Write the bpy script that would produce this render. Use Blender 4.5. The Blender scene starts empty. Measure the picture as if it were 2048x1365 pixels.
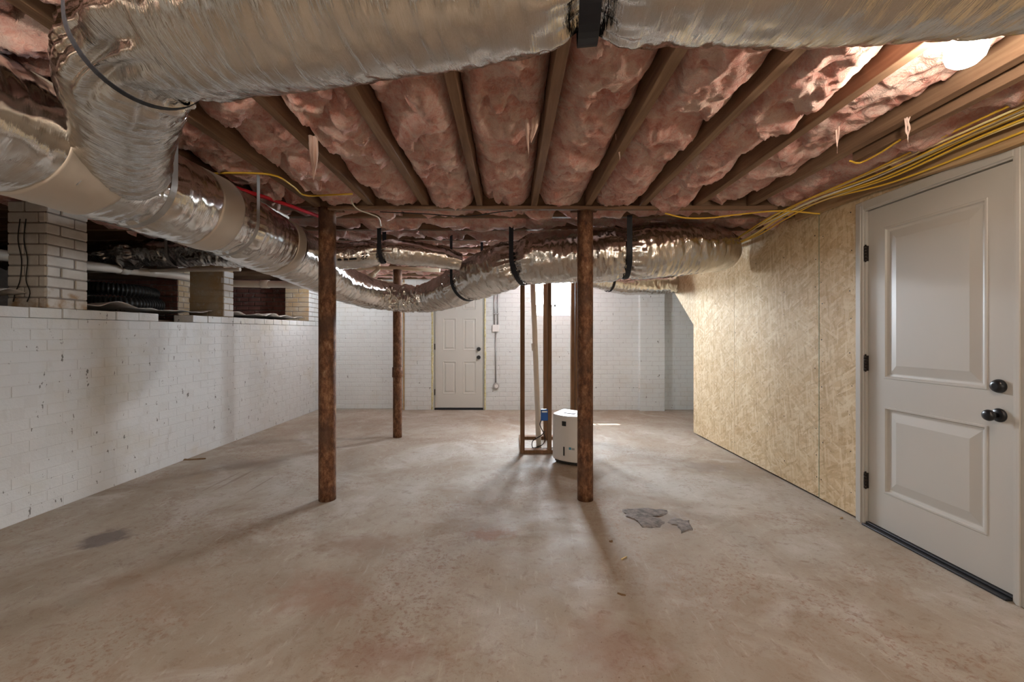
import bpy, bmesh, math, random
from mathutils import Vector, Matrix, noise
random.seed(7)
S = bpy.context.scene
COL = S.collection
PI = math.pi
# ---------------------------------------------------------------- camera, world, sun, exposure
F, CX, CY, H = 853.3, 1020.0, 675.0, 1.23          # focal length and vanishing point in photo pixels, eye height
cam = bpy.data.cameras.new('camera'); camo = bpy.data.objects.new('camera', cam); COL.objects.link(camo)
cam.sensor_width = 36; cam.lens = 15.0; cam.clip_start = 0.02
cam.shift_x = (1024 - CX) / 2048; cam.shift_y = -(682.5 - CY) / 2048
camo.location = (0, 0, H); camo.rotation_euler = (PI / 2, 0, 0)
S.camera = camo
W = bpy.data.worlds.new('sky'); S.world = W; W.use_nodes = True
bg = W.node_tree.nodes['Background']; bg.inputs[0].default_value = (0.80, 0.90, 1.0, 1); bg.inputs[1].default_value = 125
BULB = 215.0
sun = bpy.data.lights.new('sun', 'SUN'); sun.energy = 9.0; sun.angle = 0.01; sun.color = (1.0, 0.95, 0.88)
suno = bpy.data.objects.new('sun', sun); COL.objects.link(suno); suno.location = (0, 12, 8); suno.rotation_euler = Vector((0.4, -1.44, -2.0)).to_track_quat('-Z', 'Y').to_euler()
S.view_settings.view_transform = 'Standard'; S.view_settings.look = 'None'
S.view_settings.gamma = 1.0; S.view_settings.use_curve_mapping = False
S.view_settings.exposure = 1.15
S.cycles.use_denoising = True
S.cycles.max_bounces = 10; S.cycles.diffuse_bounces = 6; S.cycles.glossy_bounces = 5
S.cycles.caustics_reflective = False; S.cycles.caustics_refractive = False
S.cycles.sample_clamp_indirect = 6.0
pl = bpy.data.lights.new('window_portal', 'AREA'); pl.shape = 'RECTANGLE'; pl.size = 0.95; pl.size_y = 0.75
pl.cycles.is_portal = True
po = bpy.data.objects.new('window_portal', pl); COL.objects.link(po); po.location = (0.79, 7.62, 1.98); po.rotation_euler = (-PI / 2, 0, 0)

def at_y(u, v, Y): return Vector(((u - CX) / F * Y, Y, H + (CY - v) / F * Y))
def at_z(u, v, z):
    Y = (z - H) * F / (CY - v); return Vector(((u - CX) / F * Y, Y, z))
def at_x(u, v, X):
    Y = X * F / (u - CX); return Vector((X, Y, H + (CY - v) / F * Y))

# ---------------------------------------------------------------- materials
class M:
    def __init__(s, name, rough=0.7, metal=0.0, col=(0.5, 0.5, 0.5), spec=0.3):
        s.m = bpy.data.materials.new(name); s.m.use_nodes = True
        s.t = s.m.node_tree; s.b = s.t.nodes['Principled BSDF']
        s.b.inputs['Roughness'].default_value = rough; s.b.inputs['Metallic'].default_value = metal
        s.b.inputs['Specular IOR Level'].default_value = spec
        s.b.inputs['Base Color'].default_value = (*col, 1)
        s.co = None
    def n(s, t, **k):
        x = s.t.nodes.new(t)
        for a, v in k.items(): setattr(x, a, v)
        return x
    def link(s, a, b): s.t.links.new(a, b)
    def coord(s, kind='Object'):
        return s.n('ShaderNodeTexCoord').outputs[kind]
    def geo(s): return s.n('ShaderNodeNewGeometry').outputs['Position']
    def attr(s, name): 
        a = s.n('ShaderNodeAttribute'); a.attribute_name = name; return a.outputs['Vector']
    def map(s, vec, scale=(1, 1, 1), rot=(0, 0, 0), loc=(0, 0, 0)):
        x = s.n('ShaderNodeMapping'); s.link(vec, x.inputs[0])
        x.inputs['Scale'].default_value = scale; x.inputs['Rotation'].default_value = rot; x.inputs['Location'].default_value = loc
        return x.outputs[0]
    def noise(s, vec, scale, detail=4, rough=0.55, dist=0.0):
        x = s.n('ShaderNodeTexNoise'); s.link(vec, x.inputs['Vector'])
        x.inputs['Scale'].default_value = scale; x.inputs['Detail'].default_value = detail
        x.inputs['Roughness'].default_value = rough; x.inputs['Distortion'].default_value = dist
        return x.outputs['Fac']
    def vor(s, vec, scale, out='Color', feature='F1'):
        x = s.n('ShaderNodeTexVoronoi', feature=feature); s.link(vec, x.inputs['Vector']); x.inputs['Scale'].default_value = scale
        return x.outputs[out]
    def ramp(s, fac, stops, interp='LINEAR'):
        x = s.n('ShaderNodeValToRGB'); s.link(fac, x.inputs[0]); r = x.color_ramp; r.interpolation = interp
        while len(r.elements) < len(stops): r.elements.new(0.5)
        for e, (p, c) in zip(r.elements, stops):
            e.position = p; e.color = (*c, 1) if not isinstance(c, (int, float)) else (c, c, c, 1)
        return x.outputs[0]
    def mix(s, fac, a, b, mode='MIX'):
        x = s.n('ShaderNodeMix', data_type='RGBA', blend_type=mode)
        for sock, v in ((x.inputs[0], fac), (x.inputs[6], a), (x.inputs[7], b)):
            if hasattr(v, 'is_output'): s.link(v, sock)
            elif isinstance(v, (int, float)): sock.default_value = v
            else: sock.default_value = (*v, 1)
        return x.outputs[2]
    def math(s, op, a, b=0.0, clamp=False):
        x = s.n('ShaderNodeMath', operation=op, use_clamp=clamp)
        for sock, v in ((x.inputs[0], a), (x.inputs[1], b)):
            if hasattr(v, 'is_output'): s.link(v, sock)
            else: sock.default_value = v
        return x.outputs[0]
    def color(s, c): s.link(c, s.b.inputs['Base Color']); return s
    def rough(s, c): s.link(c, s.b.inputs['Roughness']); return s
    def bump(s, h, strength=0.3, dist=0.01):
        x = s.n('ShaderNodeBump'); x.inputs['Strength'].default_value = strength; x.inputs['Distance'].default_value = dist
        s.link(h, x.inputs['Height']); s.link(x.outputs[0], s.b.inputs['Normal']); return s

def plain(name, col, rough=0.6, metal=0.0, spec=0.3): return M(name, rough, metal, col, spec).m

def paint_brick(name, white, stain, amt, speck=0.335):
    m = M(name, 0.75); p = m.geo()
    c = m.mix(m.ramp(m.noise(p, 1.1, 3), [(0.35, 0), (0.68, 1)]), white, tuple(a * 0.93 for a in white))
    c = m.mix(m.ramp(m.noise(m.map(p, loc=(3, 5, 1)), 1.3, 4, 0.6), [(0.52, 0), (0.72, amt)]), c, stain)
    c = m.mix(m.ramp(m.noise(m.map(p, (1, 1, 0.5)), 9, 3), [(0.62, 0), (0.8, 0.35)]), c, (0.42, 0.40, 0.36))
    dk = m.ramp(m.noise(m.map(p, (1, 1, 0.45), loc=(7, 2, 9)), 26, 3, 0.65), [(speck - 0.035, 0.85), (speck, 0)])
    c = m.mix(dk, c, (0.10, 0.09, 0.075))
    m.color(c); m.bump(m.math('ADD', m.noise(p, 60, 5, 0.6), m.math('MULTIPLY', m.noise(p, 11, 4), 2.0)), 0.35, 0.007); return m.m
MAT = {}
MAT['paint'] = paint_brick('white_painted_brick', (0.70, 0.715, 0.72), (0.56, 0.50, 0.37), 0.55)
MAT['paint_back'] = paint_brick('white_painted_back_brick', (0.745, 0.775, 0.77), (0.60, 0.56, 0.48), 0.4, 0.30)
MAT['mortar_paint'] = paint_brick('white_painted_mortar', (0.67, 0.68, 0.68), (0.54, 0.48, 0.35), 0.55, 0.355)
def bare_brick(name, a, b, c3):
    m = M(name, 0.9); p = m.geo()
    c = m.mix(m.ramp(m.noise(p, 5, 4), [(0.35, 0), (0.65, 1)]), a, b)
    c = m.mix(m.ramp(m.noise(p, 14, 4, 0.7), [(0.55, 0), (0.7, 0.8)]), c, c3)
    m.color(c); m.bump(m.noise(p, 70, 4), 0.4, 0.008); return m.m
MAT['red_brick'] = bare_brick('red_brick', (0.22, 0.095, 0.075), (0.32, 0.14, 0.11), (0.40, 0.31, 0.27))
MAT['tan_brick'] = bare_brick('stained_tan_brick', (0.40, 0.28, 0.15), (0.42, 0.36, 0.27), (0.50, 0.46, 0.40))
MAT['mortar'] = bare_brick('grey_mortar', (0.28, 0.25, 0.22), (0.22, 0.19, 0.17), (0.33, 0.3, 0.27))
MAT['dirt'] = bare_brick('crawlspace_dirt', (0.10, 0.07, 0.05), (0.15, 0.11, 0.08), (0.2, 0.16, 0.12))

def wood(name, a, b, c3, axis=1, rough=0.75):
    m = M(name, rough); p = m.geo()
    sc = [22, 22, 22]; sc[axis] = 1.6
    n1 = m.noise(m.map(p, tuple(sc)), 1.0, 5, 0.6, 0.6)
    c = m.ramp(n1, [(0.3, a), (0.55, b), (0.75, c3)])
    c = m.mix(m.ramp(m.noise(p, 2.3, 3), [(0.4, 0), (0.7, 0.5)]), c, a)
    m.color(c); m.bump(n1, 0.3, 0.004); return m.m
MAT['joist'] = wood('brown_joist_wood', (0.15, 0.085, 0.05), (0.25, 0.155, 0.095), (0.36, 0.25, 0.165))
MAT['joist_x'] = wood('brown_joist_wood_cross', (0.15, 0.085, 0.05), (0.25, 0.155, 0.095), (0.36, 0.25, 0.165), 0)
MAT['sill'] = wood('tan_sill_wood', (0.33, 0.21, 0.11), (0.45, 0.31, 0.17), (0.55, 0.42, 0.26))
MAT['stud'] = wood('dark_stud_wood', (0.13, 0.065, 0.03), (0.22, 0.12, 0.06), (0.33, 0.19, 0.10), 2)
MAT['subfloor'] = wood('dark_subfloor', (0.10, 0.06, 0.04), (0.16, 0.10, 0.06), (0.22, 0.14, 0.09), 0)

# pink fibreglass
m = M('pink_fibreglass', 1.0, spec=0.05); p = m.geo()
n1 = m.noise(m.map(p, (1, 1.25, 1.6)), 8.0, 6, 0.66, 0.7); n2 = m.noise(m.map(p, (1, 1, 0.6)), 34, 6, 0.68, 1.2)
c = m.ramp(n1, [(0.33, (0.66, 0.22, 0.165)), (0.46, (0.84, 0.42, 0.34)), (0.60, (0.95, 0.71, 0.62))])
c = m.mix(m.ramp(n2, [(0.42, 0), (0.66, 0.6)]), c, (0.94, 0.74, 0.68))
n3 = m.noise(p, 90, 5, 0.7, 1.5)
c = m.mix(m.ramp(n3, [(0.35, 0.35), (0.55, 0)]), c, (0.62, 0.27, 0.24))
m.color(c); m.bump(m.math('ADD', n2, m.math('MULTIPLY', n3, 0.45)), 1.0, 0.016)
m.b.inputs['Sheen Weight'].default_value = 0.25; m.b.inputs['Sheen Roughness'].default_value = 0.6
MAT['pink'] = m.m
m = M('pale_fibreglass_tuft', 1.0, col=(0.90, 0.70, 0.62), spec=0.05); MAT['tuft'] = m.m

def foil(name, col, r0, r1, bs, dull=0.0):
    m = M(name, 0.3, 1.0); d = m.attr('duct_co')
    fine = m.noise(m.map(d, (110, 9, 9)), 1.0, 4, 0.6, 0.4)
    cross = m.noise(m.map(d, (45, 26, 26)), 1.0, 3, 0.6, 0.8)
    big = m.noise(d, 7, 3)
    c = m.mix(m.ramp(big, [(0.35, 0), (0.7, 1)]), col, tuple(x * 0.86 for x in col))
    m.color(c)
    m.rough(m.ramp(m.noise(d, 12, 4), [(0.3, r0), (0.7, r1)]))
    m.bump(m.math('ADD', m.math('MULTIPLY', fine, 1.0), m.math('MULTIPLY', cross, 0.5)), bs, 0.01)
    return m.m
MAT['foil'] = foil('silver_foil_jacket', (0.68, 0.65, 0.61), 0.06, 0.17, 0.30)
MAT['foil_wrap'] = foil('smooth_foil_wrap', (0.74, 0.715, 0.68), 0.07, 0.18, 0.16)
m = M('foil_tape', 0.45, 0.55, (0.56, 0.50, 0.43)); d = m.attr('duct_co')
m.bump(m.noise(d, 30, 4), 0.15, 0.004); MAT['tape'] = m.m
MAT['strap'] = plain('black_hanger_strap', (0.012, 0.013, 0.018), 0.55)
MAT['strap_grey'] = plain('grey_hanger_strap', (0.34, 0.33, 0.32), 0.4, 0.5)
MAT['black_ink'] = plain('black_print', (0.03, 0.03, 0.03), 0.7)
MAT['black_metal'] = plain('black_hardware', (0.012, 0.012, 0.014), 0.28, 0.0, 0.5)
MAT['bronze'] = plain('dark_bronze_hinge', (0.035, 0.028, 0.024), 0.4, 0.6)
MAT['pvc'] = plain('white_pvc', (0.70, 0.64, 0.56), 0.4)
MAT['pvc_cream'] = plain('cream_cpvc', (0.66, 0.55, 0.40), 0.45)
MAT['red_pex'] = plain('red_pex', (0.55, 0.02, 0.035), 0.35)
MAT['yellow_wire'] = plain('yellow_cable', (0.80, 0.52, 0.06), 0.45)
MAT['pale_wire'] = plain('pale_yellow_cable', (0.80, 0.66, 0.33), 0.45)
MAT['white_wire'] = plain('white_cable', (0.80, 0.77, 0.68), 0.45)
MAT['black_wire'] = plain('black_cable', (0.012, 0.012, 0.012), 0.5)
MAT['corrugated'] = plain('black_corrugated_plastic', (0.02, 0.02, 0.02), 0.4)
MAT['door'] = plain('warm_white_door_paint', (0.50, 0.485, 0.45), 0.42, 0.0, 0.4)
MAT['door_back'] = plain('cool_white_door_paint', (0.62, 0.615, 0.57), 0.5)
MAT['threshold'] = plain('dark_threshold', (0.03, 0.03, 0.033), 0.35, 0.3)
MAT['foam'] = None
m = M('yellow_spray_foam', 0.85); p = m.geo()
m.color(m.ramp(m.noise(p, 30, 3), [(0.35, (0.62, 0.55, 0.25)), (0.65, (0.75, 0.72, 0.50))])); m.bump(m.noise(p, 60, 3), 0.5, 0.01); MAT['foam'] = m.m
MAT['galv'] = plain('galvanised_steel', (0.45, 0.45, 0.45), 0.4, 0.8)
MAT['blue_box'] = plain('blue_plastic_box', (0.02, 0.085, 0.28), 0.4)
MAT['white_plastic'] = plain('white_plastic', (0.78, 0.77, 0.75), 0.35)
MAT['grey_plastic'] = plain('grey_plastic', (0.35, 0.36, 0.37), 0.4)
MAT['ink_blue'] = plain('blue_sticker', (0.10, 0.35, 0.50), 0.5)
MAT['dark_plastic'] = plain('dark_plastic', (0.03, 0.03, 0.03), 0.35)
m = M('vapour_barrier', 0.35, 0.0, (0.78, 0.73, 0.68)); m.b.inputs['Transmission Weight'].default_value = 0.15; MAT['sheet'] = m.m
m = M('porcelain', 0.3, 0, (0.8, 0.8, 0.78)); MAT['porcelain'] = m.m
for nm_, cl_, st_ in (('bulb', (1.0, 0.84, 0.68), 0.48), ('bulb_far', (1.0, 0.86, 0.71), 0.95), ('fill_cool', (0.90, 0.95, 1.0), 1.6), ('fill_dim', (0.90, 0.95, 1.0), 0.55)):  # the cool and dim ones serve only the added rear fill bulbs
    m = M('lit_' + nm_, 0.5); m.b.inputs['Emission Color'].default_value = (*cl_, 1); m.b.inputs['Emission Strength'].default_value = BULB * st_; MAT[nm_] = m.m
m = M('window_glass', 0.02, 0, (1, 1, 1)); m.t.nodes.remove(m.b)
tr = m.n('ShaderNodeBsdfTransparent'); gl = m.n('ShaderNodeBsdfGlossy'); gl.inputs['Roughness'].default_value = 0.02
mx = m.n('ShaderNodeMixShader'); mx.inputs[0].default_value = 0.06; m.link(tr.outputs[0], mx.inputs[1]); m.link(gl.outputs[0], mx.inputs[2])
m.link(mx.outputs[0], m.t.nodes['Material Output'].inputs[0]); MAT['glass'] = m.m

# rusty steel columns
m = M('rusted_steel', 0.62, 0.25); p = m.geo()
n1 = m.noise(m.map(p, (1, 1, 0.6)), 30, 6, 0.75); n2 = m.noise(p, 5, 3)
c = m.ramp(n1, [(0.30, (0.045, 0.022, 0.014)), (0.46, (0.15, 0.065, 0.033)), (0.60, (0.28, 0.15, 0.08)), (0.72, (0.42, 0.31, 0.22))])
c = m.mix(m.ramp(n2, [(0.45, 0), (0.65, 0.75)]), c, (0.09, 0.05, 0.035))
m.color(c); m.bump(m.noise(p, 110, 4), 0.5, 0.003); MAT['rust'] = m.m

# oriented strand board: layered strands at many angles
m = M('oriented_strand_board', 0.7); p = m.coord('Object')
rnd = random.Random(3)
c = m.ramp(m.noise(p, 2.2, 3), [(0.35, (0.56, 0.40, 0.22)), (0.65, (0.66, 0.51, 0.31))])
for i in range(7):
    ang = rnd.uniform(0, PI)
    v = m.map(p, (1, 1, 1), (ang, 0, 0), (0, rnd.uniform(0, 9), rnd.uniform(0, 9)))
    v = m.map(v, (0.001, 9, 52))
    cell = m.vor(v, 1.0)
    sep = m.n('ShaderNodeSeparateColor'); m.link(cell, sep.inputs[0])
    col = m.ramp(sep.outputs[1], [(0.0, (0.44, 0.30, 0.16)), (0.45, (0.62, 0.47, 0.28)), (1.0, (0.78, 0.67, 0.48))])
    fac = m.ramp(sep.outputs[0], [(0.60, 0), (0.64, 0.55)])
    c = m.mix(fac, c, col)
c = m.mix(m.ramp(m.noise(p, 75, 3, 0.7), [(0.31, 0.75), (0.36, 0)]), c, (0.22, 0.13, 0.06))
m.color(c); m.bump(m.noise(m.map(p, (1, 30, 90)), 1, 3), 0.12, 0.003); MAT['osb'] = m.m
MAT['osb_edge'] = plain('green_sealed_board_edge', (0.20, 0.30, 0.20), 0.7)

# concrete floor
m = M('stained_concrete', 0.72, spec=0.28); p = m.geo()
c = m.ramp(m.noise(p, 0.9, 6, 0.6, 0.8), [(0.33, (0.305, 0.245, 0.185)), (0.5, (0.385, 0.33, 0.265)), (0.66, (0.46, 0.425, 0.37))])
c = m.mix(m.ramp(m.noise(m.map(p, loc=(4, 1, 0)), 2.6, 6, 0.65, 1.0), [(0.5, 0), (0.68, 0.6)]), c, (0.32, 0.245, 0.18))
c = m.mix(m.ramp(m.noise(m.map(p, loc=(9, 3, 0)), 1.7, 5, 0.65, 1.2), [(0.52, 0), (0.7, 0.55)]), c, (0.56, 0.53, 0.49))
c = m.mix(m.ramp(m.noise(p, 14, 6, 0.75, 0.6), [(0.30, 0.6), (0.46, 0)]), c, (0.22, 0.14, 0.095))
c = m.mix(m.ramp(m.noise(m.map(p, (2.2, 0.8, 1), (0, 0, 0.5)), 9, 5, 0.7), [(0.60, 0), (0.72, 0.4)]), c, (0.56, 0.50, 0.44))
c = m.mix(m.ramp(m.noise(p, 55, 3, 0.6), [(0.27, 0.8), (0.32, 0)]), c, (0.12, 0.07, 0.05))
c = m.mix(m.math('MULTIPLY', m.ramp(m.noise(p, 38, 5, 0.75, 0.5), [(0.52, 0), (0.62, 0.75)]), m.ramp(m.noise(m.map(p, loc=(2, 7, 0)), 1.6, 3), [(0.45, 0), (0.62, 1)])), c, (0.27, 0.16, 0.11))
c = m.mix(m.ramp(m.noise(m.map(p, (9, 1.2, 1), (0, 0, 0.9)), 4, 5, 0.7), [(0.60, 0), (0.70, 0.35)]), c, (0.60, 0.56, 0.51))
c = m.mix(m.ramp(m.noise(p, 130, 3, 0.6), [(0.30, 0.5), (0.40, 0)]), c, (0.24, 0.17, 0.12))
def stain(c, u, v, rx, ry, rot, col, amt, edge=0.4, ns=9.0):
    q = at_z(u, v, 0.0)
    w = m.map(p, (1, 1, 0), (0, 0, 0), (-q.x, -q.y, 0))
    w = m.map(w, (1, 1, 1), (0, 0, rot)); w = m.map(w, (1 / rx, 1 / ry, 0))
    ln = m.n('ShaderNodeVectorMath', operation='LENGTH'); m.link(w, ln.inputs[0])
    d = m.math('ADD', ln.outputs['Value'], m.math('MULTIPLY', m.math('SUBTRACT', m.noise(p, ns, 4, 0.65), 0.5), 1.9))
    return m.mix(m.ramp(m.math('MULTIPLY', d, 0.5), [(0.5 * (1 - edge), amt), (0.5, 0)]), c, col)
for a in [(215, 1076, .17, .13, .2, (0.13, 0.105, 0.10), .75, .4, 7), (500, 930, .45, .25, 0, (0.23, 0.18, 0.15), .5, .6, 5),
          (1310, 1040, .26, .16, 0, (0.22, 0.185, 0.165), .45, .5, 9), (1415, 935, .2, .16, 0, (0.25, 0.21, 0.19), .35, .3, 9),
          (980, 1070, .18, .10, 0, (0.26, 0.11, 0.05), .7, .6, 12), (720, 1090, .35, .16, 0, (0.25, 0.15, 0.10), .55, .7, 14),
          (640, 1190, .35, .22, .3, (0.28, 0.13, 0.08), .45, .8, 11), (780, 1310, .3, .12, 0, (0.26, 0.12, 0.075), .5, .8, 12),
          (1230, 1300, .24, .30, 0, (0.29, 0.14, 0.09), .4, .8, 7), (480, 955, .018, .42, 0, (0.20, 0.14, 0.10), .6, .6, 2),  # first entry paints in the rusty tone of the right column's shadow
          (440, 965, .012, .40, 0, (0.20, 0.14, 0.10), .5, .6, 2), (520, 970, .010, .30, 0, (0.20, 0.14, 0.10), .5, .6, 2),
          (300, 1180, .5, .22, .5, (0.30, 0.17, 0.10), .4, .9, 5)]:
    c = stain(c, *a)
m.color(c)
m.rough(m.ramp(m.noise(p, 3, 4), [(0.35, 0.55), (0.65, 0.8)]))
m.bump(m.math('ADD', m.noise(p, 5, 6, 0.65), m.math('MULTIPLY', m.noise(p, 45, 5, 0.7), 0.25)), 0.35, 0.01); MAT['floor'] = m.m
m = M('grey_cement_patch', 0.8); p = m.geo()
m.color(m.ramp(m.noise(p, 22, 5, 0.7), [(0.35, (0.13, 0.115, 0.105)), (0.6, (0.30, 0.26, 0.235))])); m.bump(m.noise(p, 60, 5, 0.7), 0.8, 0.01); MAT['cement'] = m.m
MAT['leaf'] = plain('dry_brown_leaf', (0.20, 0.12, 0.06), 0.9)

# ---------------------------------------------------------------- mesh helpers
def obj(name, me, mat=None, parent=None, loc=None):
    o = bpy.data.objects.new(name, me); COL.objects.link(o)
    if mat is not None and not me.materials: me.materials.append(mat)
    if parent is not None: o.parent = parent
    if loc is not None: o.location = loc
    return o
def pyd(name, vs, fs, mat, parent=None, smooth=False, loc=None):
    me = bpy.data.meshes.new(name); me.from_pydata([tuple(v) for v in vs], [], fs); me.update()
    if smooth: me.polygons.foreach_set('use_smooth', [True] * len(me.polygons))
    return obj(name, me, mat, parent, loc)
def tag(o, label=None, cat=None, group=None, kind=None):
    for k, v in (('label', label), ('category', cat), ('group', group), ('kind', kind)):
        if v: o[k] = v
    return o
def empty(name, loc=(0, 0, 0)):
    o = bpy.data.objects.new(name, None); COL.objects.link(o); o.location = loc; o.empty_display_size = 0.05; return o
class MB:
    def __init__(s): s.v = []; s.f = []; s.sm = []
    def add(s, vs, fs, smooth=False):
        n = len(s.v); s.v += [tuple(v) for v in vs]; s.f += [tuple(i + n for i in f) for f in fs]; s.sm += [smooth] * len(fs); return s
    def box(s, x0, x1, y0, y1, z0, z1, b=0.0):
        if b <= 0:
            vs = [(x, y, z) for z in (z0, z1) for y in (y0, y1) for x in (x0, x1)]
            return s.add(vs, [(0, 2, 3, 1), (4, 5, 7, 6), (0, 1, 5, 4), (2, 6, 7, 3), (0, 4, 6, 2), (1, 3, 7, 5)])
        bm = bmesh.new(); bmesh.ops.create_cube(bm, size=1)
        for v in bm.verts: v.co = Vector(((x0 + x1) / 2 + v.co.x * (x1 - x0), (y0 + y1) / 2 + v.co.y * (y1 - y0), (z0 + z1) / 2 + v.co.z * (z1 - z0)))
        bmesh.ops.bevel(bm, geom=bm.edges[:], offset=b, segments=1, affect='EDGES')
        bm.verts.index_update()
        s.add([v.co.copy() for v in bm.verts], [tuple(v.index for v in f.verts) for f in bm.faces]); bm.free(); return s
    def tube(s, pts, r, seg=10, cap=True):
        pts = [Vector(p) for p in pts]; rr = r if isinstance(r, (list, tuple)) else [r] * len(pts)
        fr = frames(pts); n = len(s.v)
        vs = []
        for p, (t, a, b), q in zip(pts, fr, rr):
            for j in range(seg):
                th = 2 * PI * j / seg; vs.append(p + a * math.cos(th) * q + b * math.sin(th) * q)
        fs = [(i * seg + j, i * seg + (j + 1) % seg, (i + 1) * seg + (j + 1) % seg, (i + 1) * seg + j) for i in range(len(pts) - 1) for j in range(seg)]
        s.add(vs, fs, True)
        if cap:
            s.f += [tuple(n + j for j in range(seg))[::-1], tuple(n + (len(pts) - 1) * seg + j for j in range(seg))]; s.sm += [False, False]
        return s
    def disc(s, c, nrm, r, h, seg=20, r2=None, rim=0.0):
        c = Vector(c); nrm = Vector(nrm).normalized(); r2 = r if r2 is None else r2
        return s.tube([c, c + nrm * h], [r, r2], seg)
    def build(s, name, mat, parent=None, loc=None):
        me = bpy.data.meshes.new(name); me.from_pydata(s.v, [], s.f); me.update()
        me.polygons.foreach_set('use_smooth', s.sm)
        return obj(name, me, mat, parent, loc)
def frames(pts):
    n = len(pts); T = []
    for i in range(n):
        t = pts[min(i + 1, n - 1)] - pts[max(i - 1, 0)]; T.append(t.normalized() if t.length > 1e-9 else Vector((0, 0, 1)))
    up = Vector((0, 0, 1)) if abs(T[0].z) < 0.9 else Vector((0, 1, 0))
    a = (up - T[0] * up.dot(T[0])).normalized(); out = []
    for i in range(n):
        a = (a - T[i] * a.dot(T[i])).normalized(); out.append((T[i], a, T[i].cross(a)))
    return out
def crom(pts, step):
    P = [Vector(p) for p in pts]; P = [P[0] * 2 - P[1]] + P + [P[-1] * 2 - P[-2]]; dense = []
    for i in range(1, len(P) - 2):
        a, b, c, d = P[i - 1], P[i], P[i + 1], P[i + 2]
        k = 40
        for j in range(k):
            t = j / k
            dense.append(0.5 * ((2 * b) + (c - a) * t + (2 * a - 5 * b + 4 * c - d) * t * t + (3 * b - a - 3 * c + d) * t ** 3))
    dense.append(P[-2].copy())
    out = [dense[0]]; acc = 0
    L = [0]
    for i in range(1, len(dense)): L.append(L[-1] + (dense[i] - dense[i - 1]).length)
    n = max(2, int(L[-1] / step)); res = []; k = 0
    for i in range(n + 1):
        s_ = L[-1] * i / n
        while k < len(L) - 2 and L[k + 1] < s_: k += 1
        t = (s_ - L[k]) / max(1e-9, L[k + 1] - L[k]); res.append(dense[k].lerp(dense[k + 1], t))
    return res
def wire(name, pts, r, mat, parent=None, step=0.04, seg=7):
    return MB().tube(crom(pts, step), r, seg).build(name, mat, parent)
def sstep(a, b, x):
    t = max(0.0, min(1.0, (x - a) / (b - a))); return t * t * (3 - 2 * t)

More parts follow.
